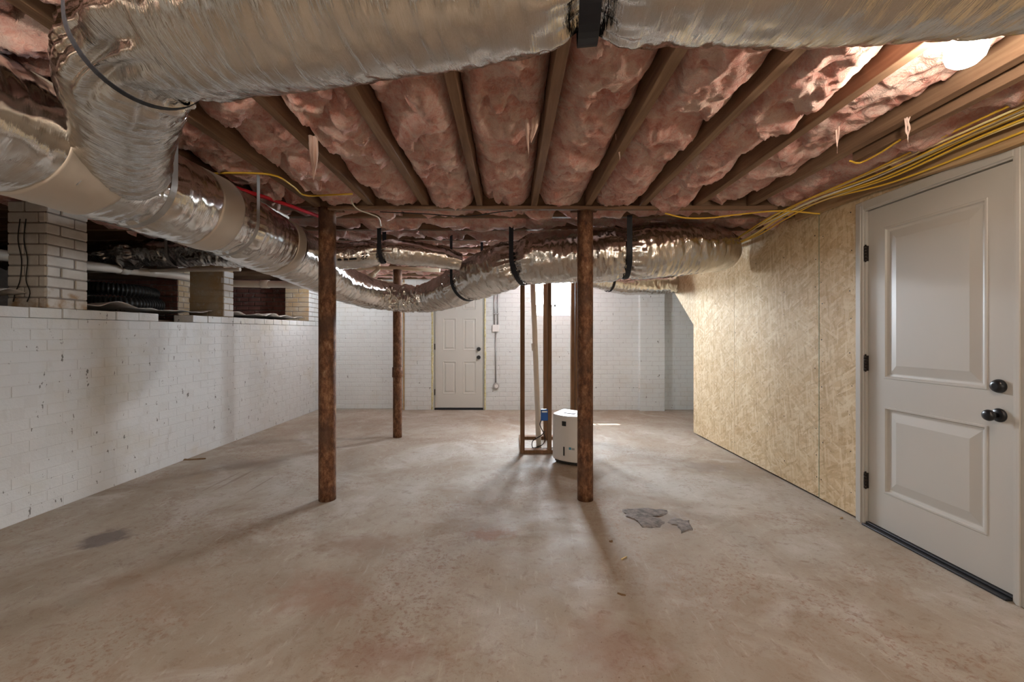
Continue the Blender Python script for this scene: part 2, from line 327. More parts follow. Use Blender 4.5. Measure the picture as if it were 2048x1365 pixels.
# ---------------------------------------------------------------- ducts
class Duct:
    """foil duct along a centre line of (x, y, z, r); pinches = [(arc length, depth, width)]"""
    def __init__(s, pts, step=0.012):
        ps = crom([p[:3] for p in pts], step); s.p = ps
        L = [0.0]
        for i in range(1, len(ps)): L.append(L[-1] + (ps[i] - ps[i - 1]).length)
        s.L = L; s.len = L[-1]; s.fr = frames(ps)
        ctl = []
        for q in pts:
            v = Vector(q[:3]); i = min(range(len(ps)), key=lambda k: (ps[k] - v).length); ctl.append((L[i], q[3]))
        s.ctl = ctl
    def R(s, l):
        c = s.ctl
        for (a, ra), (b, rb) in zip(c, c[1:]):
            if l <= b: return ra + (rb - ra) * sstep(a, b, l)
        return c[-1][1]
    def near(s, v):
        i = min(range(len(s.p)), key=lambda k: (s.p[k] - Vector(v)).length); return s.L[i]
    def at_xval(s, x):
        i = min(range(len(s.p)), key=lambda k: abs(s.p[k].x - x)); return s.L[i]
    def idx(s, l): return min(range(len(s.L)), key=lambda k: abs(s.L[k] - l))
    def mesh(s, name, mat, parent, pinches=(), seg=84, coil=0.0008, pleat=0.0055, lump=0.014, seed=0.0, a0=0.0, a1=None, grow=0.0, bend=0.0, fold=0.7):
        vs, dc = [], []; a1 = s.len if a1 is None else a1
        ids = [i for i in range(len(s.p)) if a0 <= s.L[i] <= a1]
        for i in ids:
            l = s.L[i]; t, a, b = s.fr[i]; R = s.R(l) + grow
            i0, i1 = max(0, i - 6), min(len(s.p) - 1, i + 6)
            kv = (s.fr[i1][0] - s.fr[i0][0]) / max(1e-6, s.L[i1] - s.L[i0])
            for j in range(seg):
                th = 2 * PI * j / seg; ca, sa = math.cos(th), math.sin(th); d = a * ca + b * sa
                r = R
                r += lump * noise.noise(Vector((l * 3.2 + seed, ca * 1.2, sa * 1.2)))
                r += pleat * noise.noise(Vector((l * 34 + seed, ca * 2.2, sa * 2.2 + seed)))
                r += pleat * 0.6 * noise.noise(Vector((l * 75 + seed, ca * 5, sa * 5 + seed)))
                if coil: r += coil * math.sin(2 * PI * (l / 0.04 + j / seg))
                k_in = kv.dot(d)
                if k_in > 0.4 and bend:
                    r += bend * min(1.5, k_in - 0.4) * (abs(noise.noise(Vector((l * 16 + seed, ca * 1.5, sa * 1.5)))) - 0.25)
                for (pl_, dp, w) in pinches:
                    e = math.exp(-((l - pl_) / w) ** 2)
                    if e > 0.003:
                        r -= dp * e
                        e2 = math.exp(-((l - pl_) / (w * 1.9)) ** 2)
                        r += e2 * dp * fold * noise.noise(Vector((l * 2.2 + seed, ca * 6.0, sa * 6.0)))
                vs.append(s.p[i] + d * r); dc.append((l, ca * R, sa * R))
        n = len(ids)
        fs = [(i * seg + j, i * seg + (j + 1) % seg, (i + 1) * seg + (j + 1) % seg, (i + 1) * seg + j) for i in range(n - 1) for j in range(seg)]
        fs += [tuple(range(seg))[::-1], tuple((n - 1) * seg + j for j in range(seg))]
        o = pyd(name, vs, fs, mat, parent, True)
        at = o.data.attributes.new('duct_co', 'FLOAT_VECTOR', 'POINT'); at.data.foreach_set('vector', [q for v in dc for q in v])
        return o
    def strap(s, l, mat, parent, width=0.045, pinch=0.0, top=2.2, name='hanger_strap', half=None, tilt=(0, 0), lo=-PI * 0.5, hi=PI * 0.5):
        """sling under the duct, its two ends run up to the joists"""
        i = s.idx(l); t, a, b = s.fr[i]; R = s.R(l) - pinch * 0.65 + 0.009; c = s.p[i]
        side = Vector((t.y, -t.x, 0)).normalized(); up = side.cross(t).normalized()
        if up.z < 0: up = -up
        path = []
        z_side = c.z
        nrm = []
        if lo <= -PI * 0.5:
            p0 = c - side * R; path.append(Vector((p0.x + tilt[0], p0.y + tilt[1], top))); nrm.append(-side)
        for k in range(25):
            th = lo + (hi - lo) * k / 24; d = side * math.sin(th) - up * math.cos(th)
            path.append(c + d * R); nrm.append(d)
        if hi >= PI * 0.5:
            p1 = c + side * R; path.append(Vector((p1.x + tilt[0], p1.y + tilt[1], top))); nrm.append(side)
        th_ = 0.002; hw = width / 2; vs = []
        for q, d in zip(path, nrm):
            for o_ in (0, th_):
                for w in (-hw, hw): vs.append(q + t * w + d * o_)
        fs = []
        for k in range(len(path) - 1):
            A = 4 * k; B = A + 4
            fs += [(A, A + 1, B + 1, B), (A + 2, B + 2, B + 3, A + 3), (A, B, B + 2, A + 2), (A + 1, A + 3, B + 3, B + 1)]
        e = 4 * (len(path) - 1); fs += [(0, 2, 3, 1), (e, e + 1, e + 3, e + 2)]
        return pyd(name, vs, fs, mat, parent)

# ================================================================ the setting
XL, XR, YB, YF = -3.26, 2.34, 7.20, -2.6
XO, ZC = -7.2, 2.40
# floor
fl = MB().box(XL - 0.2, 3.6, YF, 7.7, -0.1, 0.0).build('floor', MAT['floor']); tag(fl, kind='structure')
def blob(name, u, v, pts, h, mat, parent, seed=0):
    q = at_z(u, v, 0.0); n = len(pts); vs = [(q.x, q.y, h)]
    for fz, z in ((0.82, h), (1.0, 0.0005)):
        for (a, b) in pts: vs.append((q.x + a * fz, q.y + b * fz, z * random.uniform(0.8, 1.0) if z > 0.001 else z))
    fs = [(0, 1 + i, 1 + (i + 1) % n) for i in range(n)] + [(1 + i, 1 + n + i, 1 + n + (i + 1) % n, 1 + (i + 1) % n) for i in range(n)]
    return pyd(name, vs, fs, mat, parent)
def px_blob(name, cu, cv, outline, h, mat):
    q = at_z(cu, cv, 0.0); pts = []
    o2 = []
    for a, b in zip(outline, outline[1:] + outline[:1]):
        for k in range(4):
            t = k / 4; o2.append((a[0] + (b[0] - a[0]) * t + random.uniform(-3, 3), a[1] + (b[1] - a[1]) * t + random.uniform(-1.5, 1.5)))
    for (u, v) in o2:
        w = at_z(u, v, 0.0); pts.append((w.x - q.x, w.y - q.y))
    if sum(a[0] * b[1] - a[1] * b[0] for a, b in zip(pts, pts[1:] + pts[:1])) < 0: pts.reverse()
    return blob(name, cu, cv, pts, h, mat, fl)
px_blob('cement_patch', 1270, 1038, [(1246, 1020), (1288, 1017), (1334, 1020), (1332, 1032), (1310, 1033), (1330, 1045), (1318, 1057), (1288, 1056), (1268, 1040), (1250, 1032)], 0.008, MAT['cement'])
px_blob('cement_patch', 1365, 1052, [(1335, 1046), (1350, 1036), (1378, 1042), (1386, 1062), (1365, 1067), (1352, 1052)], 0.006, MAT['cement'])

# left brick wall, its top rising slightly towards the back
def zrise(z, y): return z * (1 + 0.0098 * (y - 2.73))
def brick_mesh(name, L, Wd, Ht, b=0.006):
    mb = MB().box(-L / 2, L / 2, -Wd / 2, Wd / 2, -Ht / 2, Ht / 2, b)
    me = bpy.data.meshes.new(name); me.from_pydata(mb.v, [], mb.f); me.update(); return me
CH = 0.0755
wl = MB()
zt = CH * 18
vs = [(XL - 0.2, YF, 0), (XL - 0.0013, YF, 0), (XL - 0.0013, YB + 0.14, 0), (XL - 0.2, YB + 0.14, 0),
      (XL - 0.2, YF, zrise(zt, YF)), (XL - 0.0013, YF, zrise(zt, YF)), (XL - 0.0013, YB + 0.14, zrise(zt, YB + 0.14)), (XL - 0.2, YB + 0.14, zrise(zt, YB + 0.14))]
wl.add(vs, [(0, 3, 2, 1), (4, 5, 6, 7), (0, 1, 5, 4), (1, 2, 6, 5), (2, 3, 7, 6), (3, 0, 4, 7)])
wall_left = wl.build('wall_left', MAT['mortar_paint']); tag(wall_left, kind='structure')
bl = brick_mesh('painted_brick', 0.209, 0.05, 0.072, 0.0025); bl.materials.append(MAT['paint'])
cells = []
for r in range(19):
    y = YF + (0.107 if r % 2 else 0) + 0.05
    while y < YB + 0.1:
        if not (r == 18 and (3.98 < y < 4.38)): cells.append((r, y + random.uniform(-0.004, 0.004)))
        y += 0.2135
def bsize(r, y): return (1 / max(1.0, y)) if y > 2.55 else 0
cells.sort(key=lambda c: -bsize(*c))
rest = MB()
for i, (r, y) in enumerate(cells):
    z = zrise((r + 0.5) * CH, y); dx = random.uniform(-0.0015, 0.0015)
    if i < 298:
        o = bpy.data.objects.new('brick', bl); COL.objects.link(o); o.parent = wall_left
        if r == 18: o.location = (XL - 0.1 + dx, y, z); o.scale = (1, 4.0, 1)
        else: o.location = (XL - 0.025 + dx, y, z)
        o.rotation_euler = (0, random.uniform(-.004, .004), PI / 2 + random.uniform(-0.008, 0.008))
    elif r == 18: rest.box(XL - 0.2 + dx, XL + dx, y - 0.102, y + 0.102, z - 0.0355, z + 0.0355, 0.003)
    else: rest.box(XL - 0.047 + dx, XL + dx, y - 0.102, y + 0.102, z - 0.0355, z + 0.0355, 0.003)
tag(rest.build('far_bricks', MAT['paint'], wall_left), kind='stuff')

# outer shell of the crawlspace and the walls out of view
tag(MB().box(XO, XL - 0.2, YF, 7.7, 1.2, 1.40).build('floor_crawlspace', MAT['dirt']), kind='structure')
tag(MB().box(XO - 0.2, XO, YF - 0.2, 7.9, 0, ZC).build('wall_crawlspace', MAT['mortar']), kind='structure')
tag(MB().box(XO, 3.8, YF - 0.2, YF, 0, ZC).build('wall_front', MAT['paint']), kind='structure')
tag(MB().box(3.6, 3.8, YF, 7.9, 0, ZC).build('wall_right_outer', MAT['paint_back']), kind='structure')
# crawlspace end wall of red brick
wc = MB().box(XO, XL - 0.35, 7.32, 7.7, 1.2, ZC).build('wall_crawlspace_back', MAT['mortar']); tag(wc, kind='structure')
rb = MB()
for r in range(13):
    z = 1.40 + r * 0.074; x = XO + (0.105 if r % 2 else 0)
    while x < XL - 0.4:
        rb.box(x, x + 0.198, 7.298, 7.35, z, z + 0.062, 0.004); x += 0.21
tag(rb.build('red_bricks', MAT['red_brick'], wc), kind='stuff')

# brick piers standing on the left wall
def pier(name, x0, x1, y0, y1, z0, z1, side_mat, face_mat, label, rough_top=False, courses=None):
    root = empty(name, ((x0 + x1) / 2, y0, z0)); tag(root, label, 'pier', 'brick piers on the low wall')
    inv = Vector(root.location)
    core = MB().box(x0 + 0.008, x1 - 0.008, y0 + 0.008, y1 - 0.008, z0, z1 - 0.01); core.v = [tuple(Vector(v) - inv) for v in core.v]
    core.build('mortar_core', MAT['mortar'] if not rough_top else MAT['tan_brick'], root)
    n = int((z1 - z0) / 0.0755)
    for r in range(n):
        z = z0 + (r + 0.5) * 0.0755
        # room side: bricks along y ; camera side: bricks along x
        ny = max(1, round((y1 - y0) / 0.2))
        cut = (y0 + (0.1 if r % 2 else 0.2))
        segs = [(y0, min(cut, y1)), (min(cut, y1), y1)] if cut < y1 - 0.03 else [(y0, y1)]
        for (a, b) in segs:
            o = MB().box(x1 - 0.04, x1 + random.uniform(-.003, .003), a + 0.005, b - 0.005, z - 0.033, z + 0.033, 0.005)
            o.v = [tuple(Vector(v) - inv) for v in o.v]; o.build('brick', side_mat, root)
        cut = x0 + (0.12 if r % 2 else 0.22)
        for (a, b) in [(x0, cut), (cut, x1 - 0.004)]:
            if b - a < 0.05 or (rough_top and r > n - 5 and a < x0 + 0.04 * (r - n + 6)): continue
            o = MB().box(a + 0.005, b - 0.005, y0 + random.uniform(-.003, .003), y0 + 0.05, z - 0.033, z + 0.033, 0.005)
            o.v = [tuple(Vector(v) - inv) for v in o.v]; o.build('brick', face_mat, root)
    return root
m = M('stained_painted_brick', 0.8); p = m.geo()
sep = m.n('ShaderNodeSeparateXYZ'); m.link(p, sep.inputs[0])
c = m.mix(m.ramp(m.noise(p, 8, 4), [(0.4, 0), (0.7, 0.6)]), (0.60, 0.58, 0.54), (0.44, 0.41, 0.36))
st = m.math('ADD', m.math('MULTIPLY', m.math('SUBTRACT', 1.62, sep.outputs[2]), 4.5), m.math('MULTIPLY', m.math('SUBTRACT', m.noise(p, 12, 4), 0.5), 2.2))
c = m.mix(m.ramp(st, [(0.45, 0), (0.9, 0.85)]), c, (0.33, 0.20, 0.09)); m.color(c)
m.bump(m.noise(p, 60, 4), 0.3, 0.006); MAT['pier'] = m.m
ZW = 1.435
pier('brick_pier', -3.54, XL, 3.00, 3.30, ZW, 2.2, MAT['pier'], MAT['pier'], 'white-painted brick pier with rusty water stain at its foot, beside the black corrugated hose')
pier('brick_pier', -3.66, XL, 4.86, 5.04, zrise(1.435, 4.9), 2.06, MAT['paint'], MAT['tan_brick'], 'broken-topped tan brick pier with one white painted edge on the low wall', True)
pier('brick_pier', -3.66, XL, 6.93, YB + 0.1, zrise(1.435, 7), 2.2, MAT['paint'], MAT['tan_brick'], 'tan brick pier on the low wall at the back corner')
pier('brick_pier', -4.75, -4.45, 5.72, 6.0, 1.40, 2.2, MAT['tan_brick'], MAT['red_brick'], 'unpainted reddish brick pier standing inside the dark crawlspace')

# back wall: three planes of painted brick with window and door openings
WX0, WX1, WZ0, WZ1 = 0.37, 1.22, 1.60, 2.26
DX0, DX1, DZ1 = -1.315, -0.425, 2.09
def wall_block(mb, x0, x1, y, z0, z1): mb.box(x0, x1, y + 0.0025, y + 0.40, z0, z1)
wb = MB()
wall_block(wb, XL - 0.4, -1.78, YB + 0.14, 0, ZC)
wall_block(wb, -1.78, DX0, YB, 0, ZC); wall_block(wb, DX0, DX1, YB, DZ1, ZC); wall_block(wb, DX1, WX0, YB, 0, ZC)
wall_block(wb, WX0, WX1, YB, 0, WZ0); wall_block(wb, WX0, WX1, YB, WZ1, ZC); wall_block(wb, WX1, 2.165, YB, 0, ZC)
wall_block(wb, 2.165, 2.575, YB - 0.10, 0, ZC); wall_block(wb, 2.575, 3.6, YB + 0.03, 0, ZC)
wall_back = wb.build('wall_back', MAT['mortar_paint']); tag(wall_back, kind='structure')
bb = MB()
for (x0, x1, y) in [(XL, -1.785, YB + 0.14), (-1.78, 2.165, YB), (2.165, 2.575, YB - 0.10), (2.575, 3.6, YB + 0.03)]:
    for r in range(31):
        z = r * 0.0755 + 0.004; x = x0 - (0.107 if r % 2 else 0)
        while x < x1:
            a, b = max(x, x0) + 0.0, min(x + 0.206, x1)
            x += 0.2135
            zz = z + 0.068
            parts = [(a, b)]
            for (hx0, hx1, hz0, hz1) in ((DX0, DX1, 0, DZ1), (WX0, WX1, WZ0, WZ1)):
                if y == YB and zz > hz0 + 0.02 and z < hz1 - 0.01:
                    new = []
                    for (a_, b_) in parts:
                        if b_ <= hx0 or a_ >= hx1: new.append((a_, b_)); continue
                        if a_ < hx0: new.append((a_, hx0))
                        if b_ > hx1: new.append((hx1, b_))
                    parts = new
            for (a_, b_) in parts:
                if b_ - a_ > 0.02: bb.box(a_, b_, y + random.uniform(-0.001, 0.0008), y + 0.03, z, zz, 0.003)
# side face of the pilaster
for r in range(31):
    bb.box(2.161, 2.18, YB - 0.098, YB - 0.002, r * 0.0755 + 0.004, r * 0.0755 + 0.072, 0.004)
tag(bb.build('painted_bricks', MAT['paint_back'], wall_back), kind='stuff')
tag(MB().box(-1.805, -1.782, YB - 0.01, YB + 0.13, 0, 2.2, 0.003).build('shade_dirt_strip_1', MAT['sill']), kind='structure')  # brown strip put in for the shadow and mortar dirt at the wall step

# window in the back wall
win = empty('window_1', (0.5 * (WX0 + WX1), YB + 0.3, WZ0)); tag(win, kind='structure')
def lb(root, name, mat, *b, bev=0.0):
    o = MB().box(*b, bev); iv = Vector(root.location); o.v = [tuple(Vector(v) - iv) for v in o.v]; return o.build(name, mat, root)
sv = [(WX0, YB + 0.002, WZ0), (WX1, YB + 0.002, WZ0), (WX1, YB + 0.34, WZ0 + 0.17), (WX0, YB + 0.34, WZ0 + 0.17), (WX0, YB + 0.34, WZ0), (WX1, YB + 0.34, WZ0)]
iv = Vector(win.location)
pyd('window_sill', [Vector(v) - iv for v in sv], [(0, 1, 2, 3), (0, 4, 5, 1), (4, 3, 2, 5), (0, 3, 4), (1, 5, 2)], MAT['paint_back'], win)
z0w = WZ0 + 0.17; yw = YB + 0.34
for b in ((WX0, WX0 + 0.035), (WX1 - 0.035, WX1), (0.5 * (WX0 + WX1) - 0.015, 0.5 * (WX0 + WX1) + 0.015)): lb(win, 'window_frame', MAT['white_plastic'], b[0], b[1], yw, yw + 0.05, z0w, WZ1)
for b in ((z0w, z0w + 0.035), (WZ1 - 0.035, WZ1)): lb(win, 'window_frame', MAT['white_plastic'], WX0 + .035, WX1 - .035, yw, yw + 0.05, b[0], b[1])
for b in ((WX0 + 0.035, 0.5 * (WX0 + WX1) - 0.015), (0.5 * (WX0 + WX1) + 0.015, WX1 - 0.035)): lb(win, 'pane', MAT['glass'], b[0], b[1], yw + 0.02, yw + 0.025, z0w + .035, WZ1 - .035)

# ---- panelled doors
def panel_door(root, mapf, w, h, t, panels, mat):
    """slab with recessed raised panels; local (x 0..w, z 0..h, depth d out of the face)"""
    xs = sorted({0, w} | {p[0] for p in panels} | {p[1] for p in panels}); zs = sorted({0, h} | {p[2] for p in panels} | {p[3] for p in panels})
    vs, fs = [], []; idx = {}
    for i, x in enumerate(xs):
        for k, z in enumerate(zs): idx[i, k] = len(vs); vs.append(mapf(x, z, 0))
    for i in range(len(xs) - 1):
        for k in range(len(zs) - 1):
            cx, cz = (xs[i] + xs[i + 1]) / 2, (zs[k] + zs[k + 1]) / 2
            if any(p[0] < cx < p[1] and p[2] < cz < p[3] for p in panels): continue
            fs.append((idx[i, k], idx[i + 1, k], idx[i + 1, k + 1], idx[i, k + 1]))
    n = len(vs)
    for (x, z) in ((0, 0), (w, 0), (w, h), (0, h)): vs += [mapf(x, z, 0), mapf(x, z, -t)]
    for a in range(4):
        b = (a + 1) % 4; fs.append((n + 2 * a, n + 2 * a + 1, n + 2 * b + 1, n + 2 * b))
    fs.append((n + 1, n + 7, n + 5, n + 3))
    pyd('slab', vs, fs, mat, root)
    for (x0, x1, z0, z1) in panels:
        s_ = min(1.0, (x1 - x0) / 0.4)
        prof = [(0.0, 0.0), (0.003, 0.003), (0.012, 0.003), (0.018, -0.006), (0.030, -0.010), (0.036, -0.010), (0.075 * s_ + 0.01, -0.001)]
        vs, fs = [], []
        for (ins, d) in prof:
            for (x, z) in ((x0 + ins, z0 + ins), (x1 - ins, z0 + ins), (x1 - ins, z1 - ins), (x0 + ins, z1 - ins)): vs.append(mapf(x, z, d))
        for i in range(len(prof) - 1):
            for a in range(4):
                b = (a + 1) % 4; fs.append((4 * i + a, 4 * i + b, 4 * i + 4 + b, 4 * i + 4 + a))
        e = 4 * (len(prof) - 1); fs.append((e, e + 1, e + 2, e + 3))
        pyd('panel', vs, fs, mat, root)
# back door
d1 = empty('door_1', (DX0, YB, 0)); tag(d1, kind='structure')
bx0, bx1 = -1.27, -0.46
panel_door(d1, lambda x, z, d: Vector((bx0 - DX0 + x, 0.035 - d, 0.035 + z)), bx1 - bx0, 2.03, 0.04,
           [(0.13, 0.36, 0.23, 0.79), (0.47, 0.70, 0.23, 0.79), (0.13, 0.36, 0.97, 1.52), (0.47, 0.70, 0.97, 1.52), (0.13, 0.36, 1.66, 1.90), (0.47, 0.70, 1.66, 1.90)], MAT['door_back'])
for (a, b, c_, d_) in ((DX0, bx0 - 0.008, 0, DZ1), (bx1 + 0.008, DX1, 0, DZ1), (bx0 - .008, bx1 + .008, 2.07, DZ1)): lb(d1, 'jamb', MAT['door_back'], a, b, YB + 0.02, YB + 0.14, c_, d_)
lb(d1, 'light_block', MAT['door_back'], DX0, DX1, YB + 0.10, YB + 0.13, 0.03, DZ1)  # unseen board added to stop light leaking round the slab
lb(d1, 'sill', MAT['threshold'], bx0 - .008, bx1 + .008, YB + 0.01, YB + 0.16, 0, 0.03)
def foam(root, x, w, z0, z1, y):
    vs, fs = [], []; n = 70; k = 7
    for i in range(n + 1):
        z = z0 + (z1 - z0) * i / n; ww = w * (0.55 + 0.9 * abs(noise.noise(Vector((x * 9, z * 9, 1))))); cx = x + 0.006 * noise.noise(Vector((x, z * 6, 5)))
        for j in range(k):
            th = PI * j / (k - 1); vs.append(Vector((cx - math.cos(th) * ww, y - math.sin(th) * 0.022 * (0.5 + abs(noise.noise(Vector((z * 14, x, 3))))), z)) - Vector(root.location))
    fs = [(i * k + j, i * k + j + 1, (i + 1) * k + j + 1, (i + 1) * k + j) for i in range(n) for j in range(k - 1)]
    return pyd('spray_foam', vs, fs, MAT['foam'], root, True)
foam(d1, DX0 + 0.002, 0.022, 0.01, 2.08, YB + 0.006); foam(d1, DX1 + 0.004, 0.02, 0.01, 2.08, YB + 0.006)
for z in (0.25, 1.02, 1.83): lb(d1, 'hinge', MAT['bronze'], bx0 - 0.012, bx0 + 0.004, YB + 0.018, YB + 0.036, z, z + 0.1)
for z in (0.89, 1.03):
    o = MB().tube([Vector((bx1 - 0.07, YB + 0.034, z)) - Vector(d1.location), Vector((bx1 - 0.07, YB + 0.025, z)) - Vector(d1.location), Vector((bx1 - 0.07, YB + 0.0, z)) - Vector(d1.location),
                   Vector((bx1 - 0.07, YB - 0.02, z)) - Vector(d1.location)], [0.034, 0.034, 0.02, 0.028], 18)
    o.build('knob' if z < 1 else 'deadbolt', MAT['black_metal'], d1)

# right wall of strand board sheets
wr = MB().box(XR + 0.013, XR + 0.11, YF, 1.90, 0.02, ZC)
wr.box(XR + 0.013, XR + 0.11, 2.87, 5.43, 0.02, 2.2); wr.box(XR + 0.013, XR + 0.11, 1.90, 2.87, 2.10, ZC)
wall_right = wr.build('wall_right', MAT['sill']); tag(wall_right, kind='structure')
def osb(pts, ):
    """sheet from an outline in (y, z), room face at XR"""
    n = len(pts); cy = sum(p[0] for p in pts) / n; cz = sum(p[1] for p in pts) / n
    vs = [(XR, y, z) for y, z in pts] + [(XR + 0.012, y, z) for y, z in pts]
    fs = [tuple(range(n)), tuple(range(2 * n - 1, n - 1, -1))] + [(i, n + i, n + (i + 1) % n, (i + 1) % n) for i in range(n)]
    return pyd('strand_board_sheet', vs, fs, MAT['osb'], wall_right)
osb([(YF, 0.02), (0.70, 0.02), (0.70, 2.2), (YF, 2.2)]); osb([(0.703, 0.02), (1.90, 0.02), (1.90, 2.11), (1.90, 2.2), (0.703, 2.2)])
osb([(1.902, 2.10), (2.75, 2.10), (2.75, 2.2), (1.902, 2.2)])
osb([(2.752, 2.10), (2.868, 2.10), (2.868, 0.015), (3.228, 0.015), (3.228, 2.2), (2.752, 2.2)])
osb([(3.233, 0.018), (4.452, 0.018), (4.452, 2.24), (3.233, 2.21)])
osb([(4.456, 0.018), (5.44, 0.018), (5.44, 1.39), (6.42, 2.13), (6.42, 2.25), (4.456, 2.25)])
MB().box(XR - 0.0012, XR + 0.008, 3.2285, 3.2325, 0.018, 2.2).build('sealed_edge', MAT['osb_edge'], wall_right)
nl = MB()
for y in (2.93, 3.20, 3.265, 3.64, 4.05, 4.42, 4.49, 4.85, 5.22):
    z = 0.1 + random.uniform(0, 0.08)
    while z < 2.15:
        yy = y + random.uniform(-0.012, 0.012)
        nl.disc((XR + 0.001, yy, z), (-1, 0, 0), random.uniform(0.003, 0.0055), 0.002, 7); z += random.uniform(0.15, 0.3)
tag(nl.build('nail_heads', MAT['bronze'], wall_right), kind='stuff')
# closet under the stairs beyond the sheets: sloping soffit
tag(pyd('wall_stair_soffit', [(XR + .012, 5.44, 1.39), (3.6, 5.44, 1.39), (3.6, 6.42, 2.13), (XR + .012, 6.42, 2.13), (XR + .012, 5.44, 1.43), (3.6, 5.44, 1.43), (3.6, 6.42, 2.17), (XR + .012, 6.42, 2.17)],
        [(0, 1, 2, 3), (4, 7, 6, 5), (0, 4, 5, 1), (2, 6, 7, 3), (0, 3, 7, 4), (1, 5, 6, 2)], MAT['osb']), kind='structure')
tag(MB().box(XR + 0.11, 3.6, 5.36, 5.44, 0, 1.39).build('wall_under_stair', MAT['paint_back']), kind='structure')

# right door
d2 = empty('door_2', (XR, 1.985, 0)); tag(d2, kind='structure')
dl = Vector(d2.location); y0d, y1d = 1.985, 2.80
panel_door(d2, lambda x, z, d: Vector((0.012 - d, y1d - x, 0.025 + z)) - Vector((0, 1.985, 0)), y1d - y0d, 2.03, 0.04,
           [(0.115, 0.70, 0.945, 1.895), (0.115, 0.70, 0.225, 0.77)], MAT['door'])
# casing: stepped profile boards, jamb strips, threshold
for (a, b) in ((y1d + 0.012, y1d + 0.075), (y0d - 0.075, y0d - 0.012)):
    lb(d2, 'casing', MAT['door'], XR - 0.014, XR + 0.012, a, b, 0, 2.125, bev=0.004)
    mid = (a + 0.012, b - 0.030) if a > 2 else (a + 0.030, b - 0.012)
    lb(d2, 'casing', MAT['door'], XR - 0.021, XR - 0.013, mid[0] , mid[1], 0, 2.10, bev=0.003)
lb(d2, 'casing', MAT['door'], XR - 0.014, XR + 0.012, y0d - 0.012, y1d + 0.012, 2.068, 2.125, bev=0.004)
for (a, b) in ((y1d + 0.003, y1d + 0.0125), (y0d - 0.0125, y0d - 0.003)): lb(d2, 'jamb', MAT['door'], XR - 0.004, XR + 0.1, a, b, 0.0, 2.075)
lb(d2, 'jamb', MAT['door'], XR - 0.004, XR + 0.1, y0d - .003, y1d + .003, 2.06, 2.072)
lb(d2, 'threshold', MAT['threshold'], XR - 0.035, XR + 0.08, y0d - 0.003, y1d + 0.003, 0.0, 0.012, bev=0.004)
lb(d2, 'threshold', MAT['threshold'], XR - 0.006, XR + 0.06, y0d - 0.003, y1d + 0.003, 0.012, 0.022, bev=0.003)
def rel(root, pts): return [Vector(p) - Vector(root.location) for p in pts]
for z in (0.24, 1.01, 1.73):
    o = MB()
    for k in range(5): o.tube(rel(d2, [(XR - 0.004, y1d + 0.003, z + k * 0.0203), (XR - 0.004, y1d + 0.003, z + k * 0.0203 + 0.0192)]), 0.010, 12)
    o.tube(rel(d2, [(XR - 0.004, y1d + 0.003, z - 0.006), (XR - 0.004, y1d + 0.003, z + 0.108)]), 0.005, 8)
    hi = o.build('hinge', MAT['bronze'], d2); hp = MB(); iv = Vector(d2.location)
    hp.box(XR - 0.002, XR + 0.013, y1d - 0.003, y1d + 0.004, z, z + 0.1); hp.v = [tuple(Vector(v) - iv) for v in hp.v]; hp.build('leaf_plate', MAT['bronze'], hi)
yk = 2.05
def knob_part(name, prof, z):
    return MB().tube(rel(d2, [(XR + 0.012 - d, yk, z) for d, r in prof]), [r for d, r in prof], 28).build(name, MAT['black_metal'], d2)
knob_part('deadbolt', [(0, 0.033), (0.006, 0.033), (0.016, 0.029), (0.022, 0.025), (0.024, 0.012)], 0.995)
knob_part('knob_rosette', [(0, 0.033), (0.005, 0.033), (0.011, 0.028), (0.013, 0.012)], 0.855)
knob_part('knob', [(0.012, 0.011), (0.028, 0.011), (0.036, 0.018), (0.044, 0.0255), (0.054, 0.0275), (0.062, 0.024), (0.067, 0.014), (0.068, 0.004)], 0.855)

# ---------------------------------------------------------------- ceiling: subfloor, joists
ceil = MB().box(XO - 0.2, 3.8, YF - 0.2, 7.6, ZC, ZC + 0.05).build('ceiling', MAT['subfloor']); tag(ceil, kind='structure')
JB = 2.205; JX = [0.178 + 0.4035 * k for k in range(-11, 5)]
BY0, BY1 = 3.19, 3.30
def joist(name, b, mat, jit=0.004):
    o = MB().box(*b, 0.002)
    return o.build(name, mat, ceil)
for x in JX:
    dz = random.uniform(-0.006, 0.006); w = 0.0225 + random.uniform(-.001, .002)
    joist('joist', (x - w, x + w, YF, BY0 - 0.002, JB + dz, ZC), MAT['joist'])
joist('sistered_joist', (1.845, 1.885, 0.6, 2.30, JB - 0.03, ZC), MAT['joist'])
YJ = [3.48 + 0.412 * k for k in range(10)]
for y in YJ: joist('joist', (XO, 3.55, y - 0.0225, y + 0.0225, JB + random.uniform(-.004, .004), ZC), MAT['joist_x'])
# beam with ledger strip
bm_ = empty('wooden_beam', (0, BY0, 2.2)); tag(bm_, 'long brown timber beam with ledger strips resting on the two rusty columns', 'beam')
lb(bm_, 'ply', MAT['joist_x'], XO, XR + 0.1, BY0 + 0.004, BY0 + 0.052, 2.212, ZC - 0.001, bev=0.002)
lb(bm_, 'ply', MAT['joist_x'], XO, XR + 0.1, BY0 + 0.054, BY1, 2.212, ZC - 0.001, bev=0.002)
lb(bm_, 'ledger_strip', MAT['joist_x'], -1.35, 1.98, BY0 - 0.038, BY0 + 0.003, 2.178, 2.204, bev=0.003)
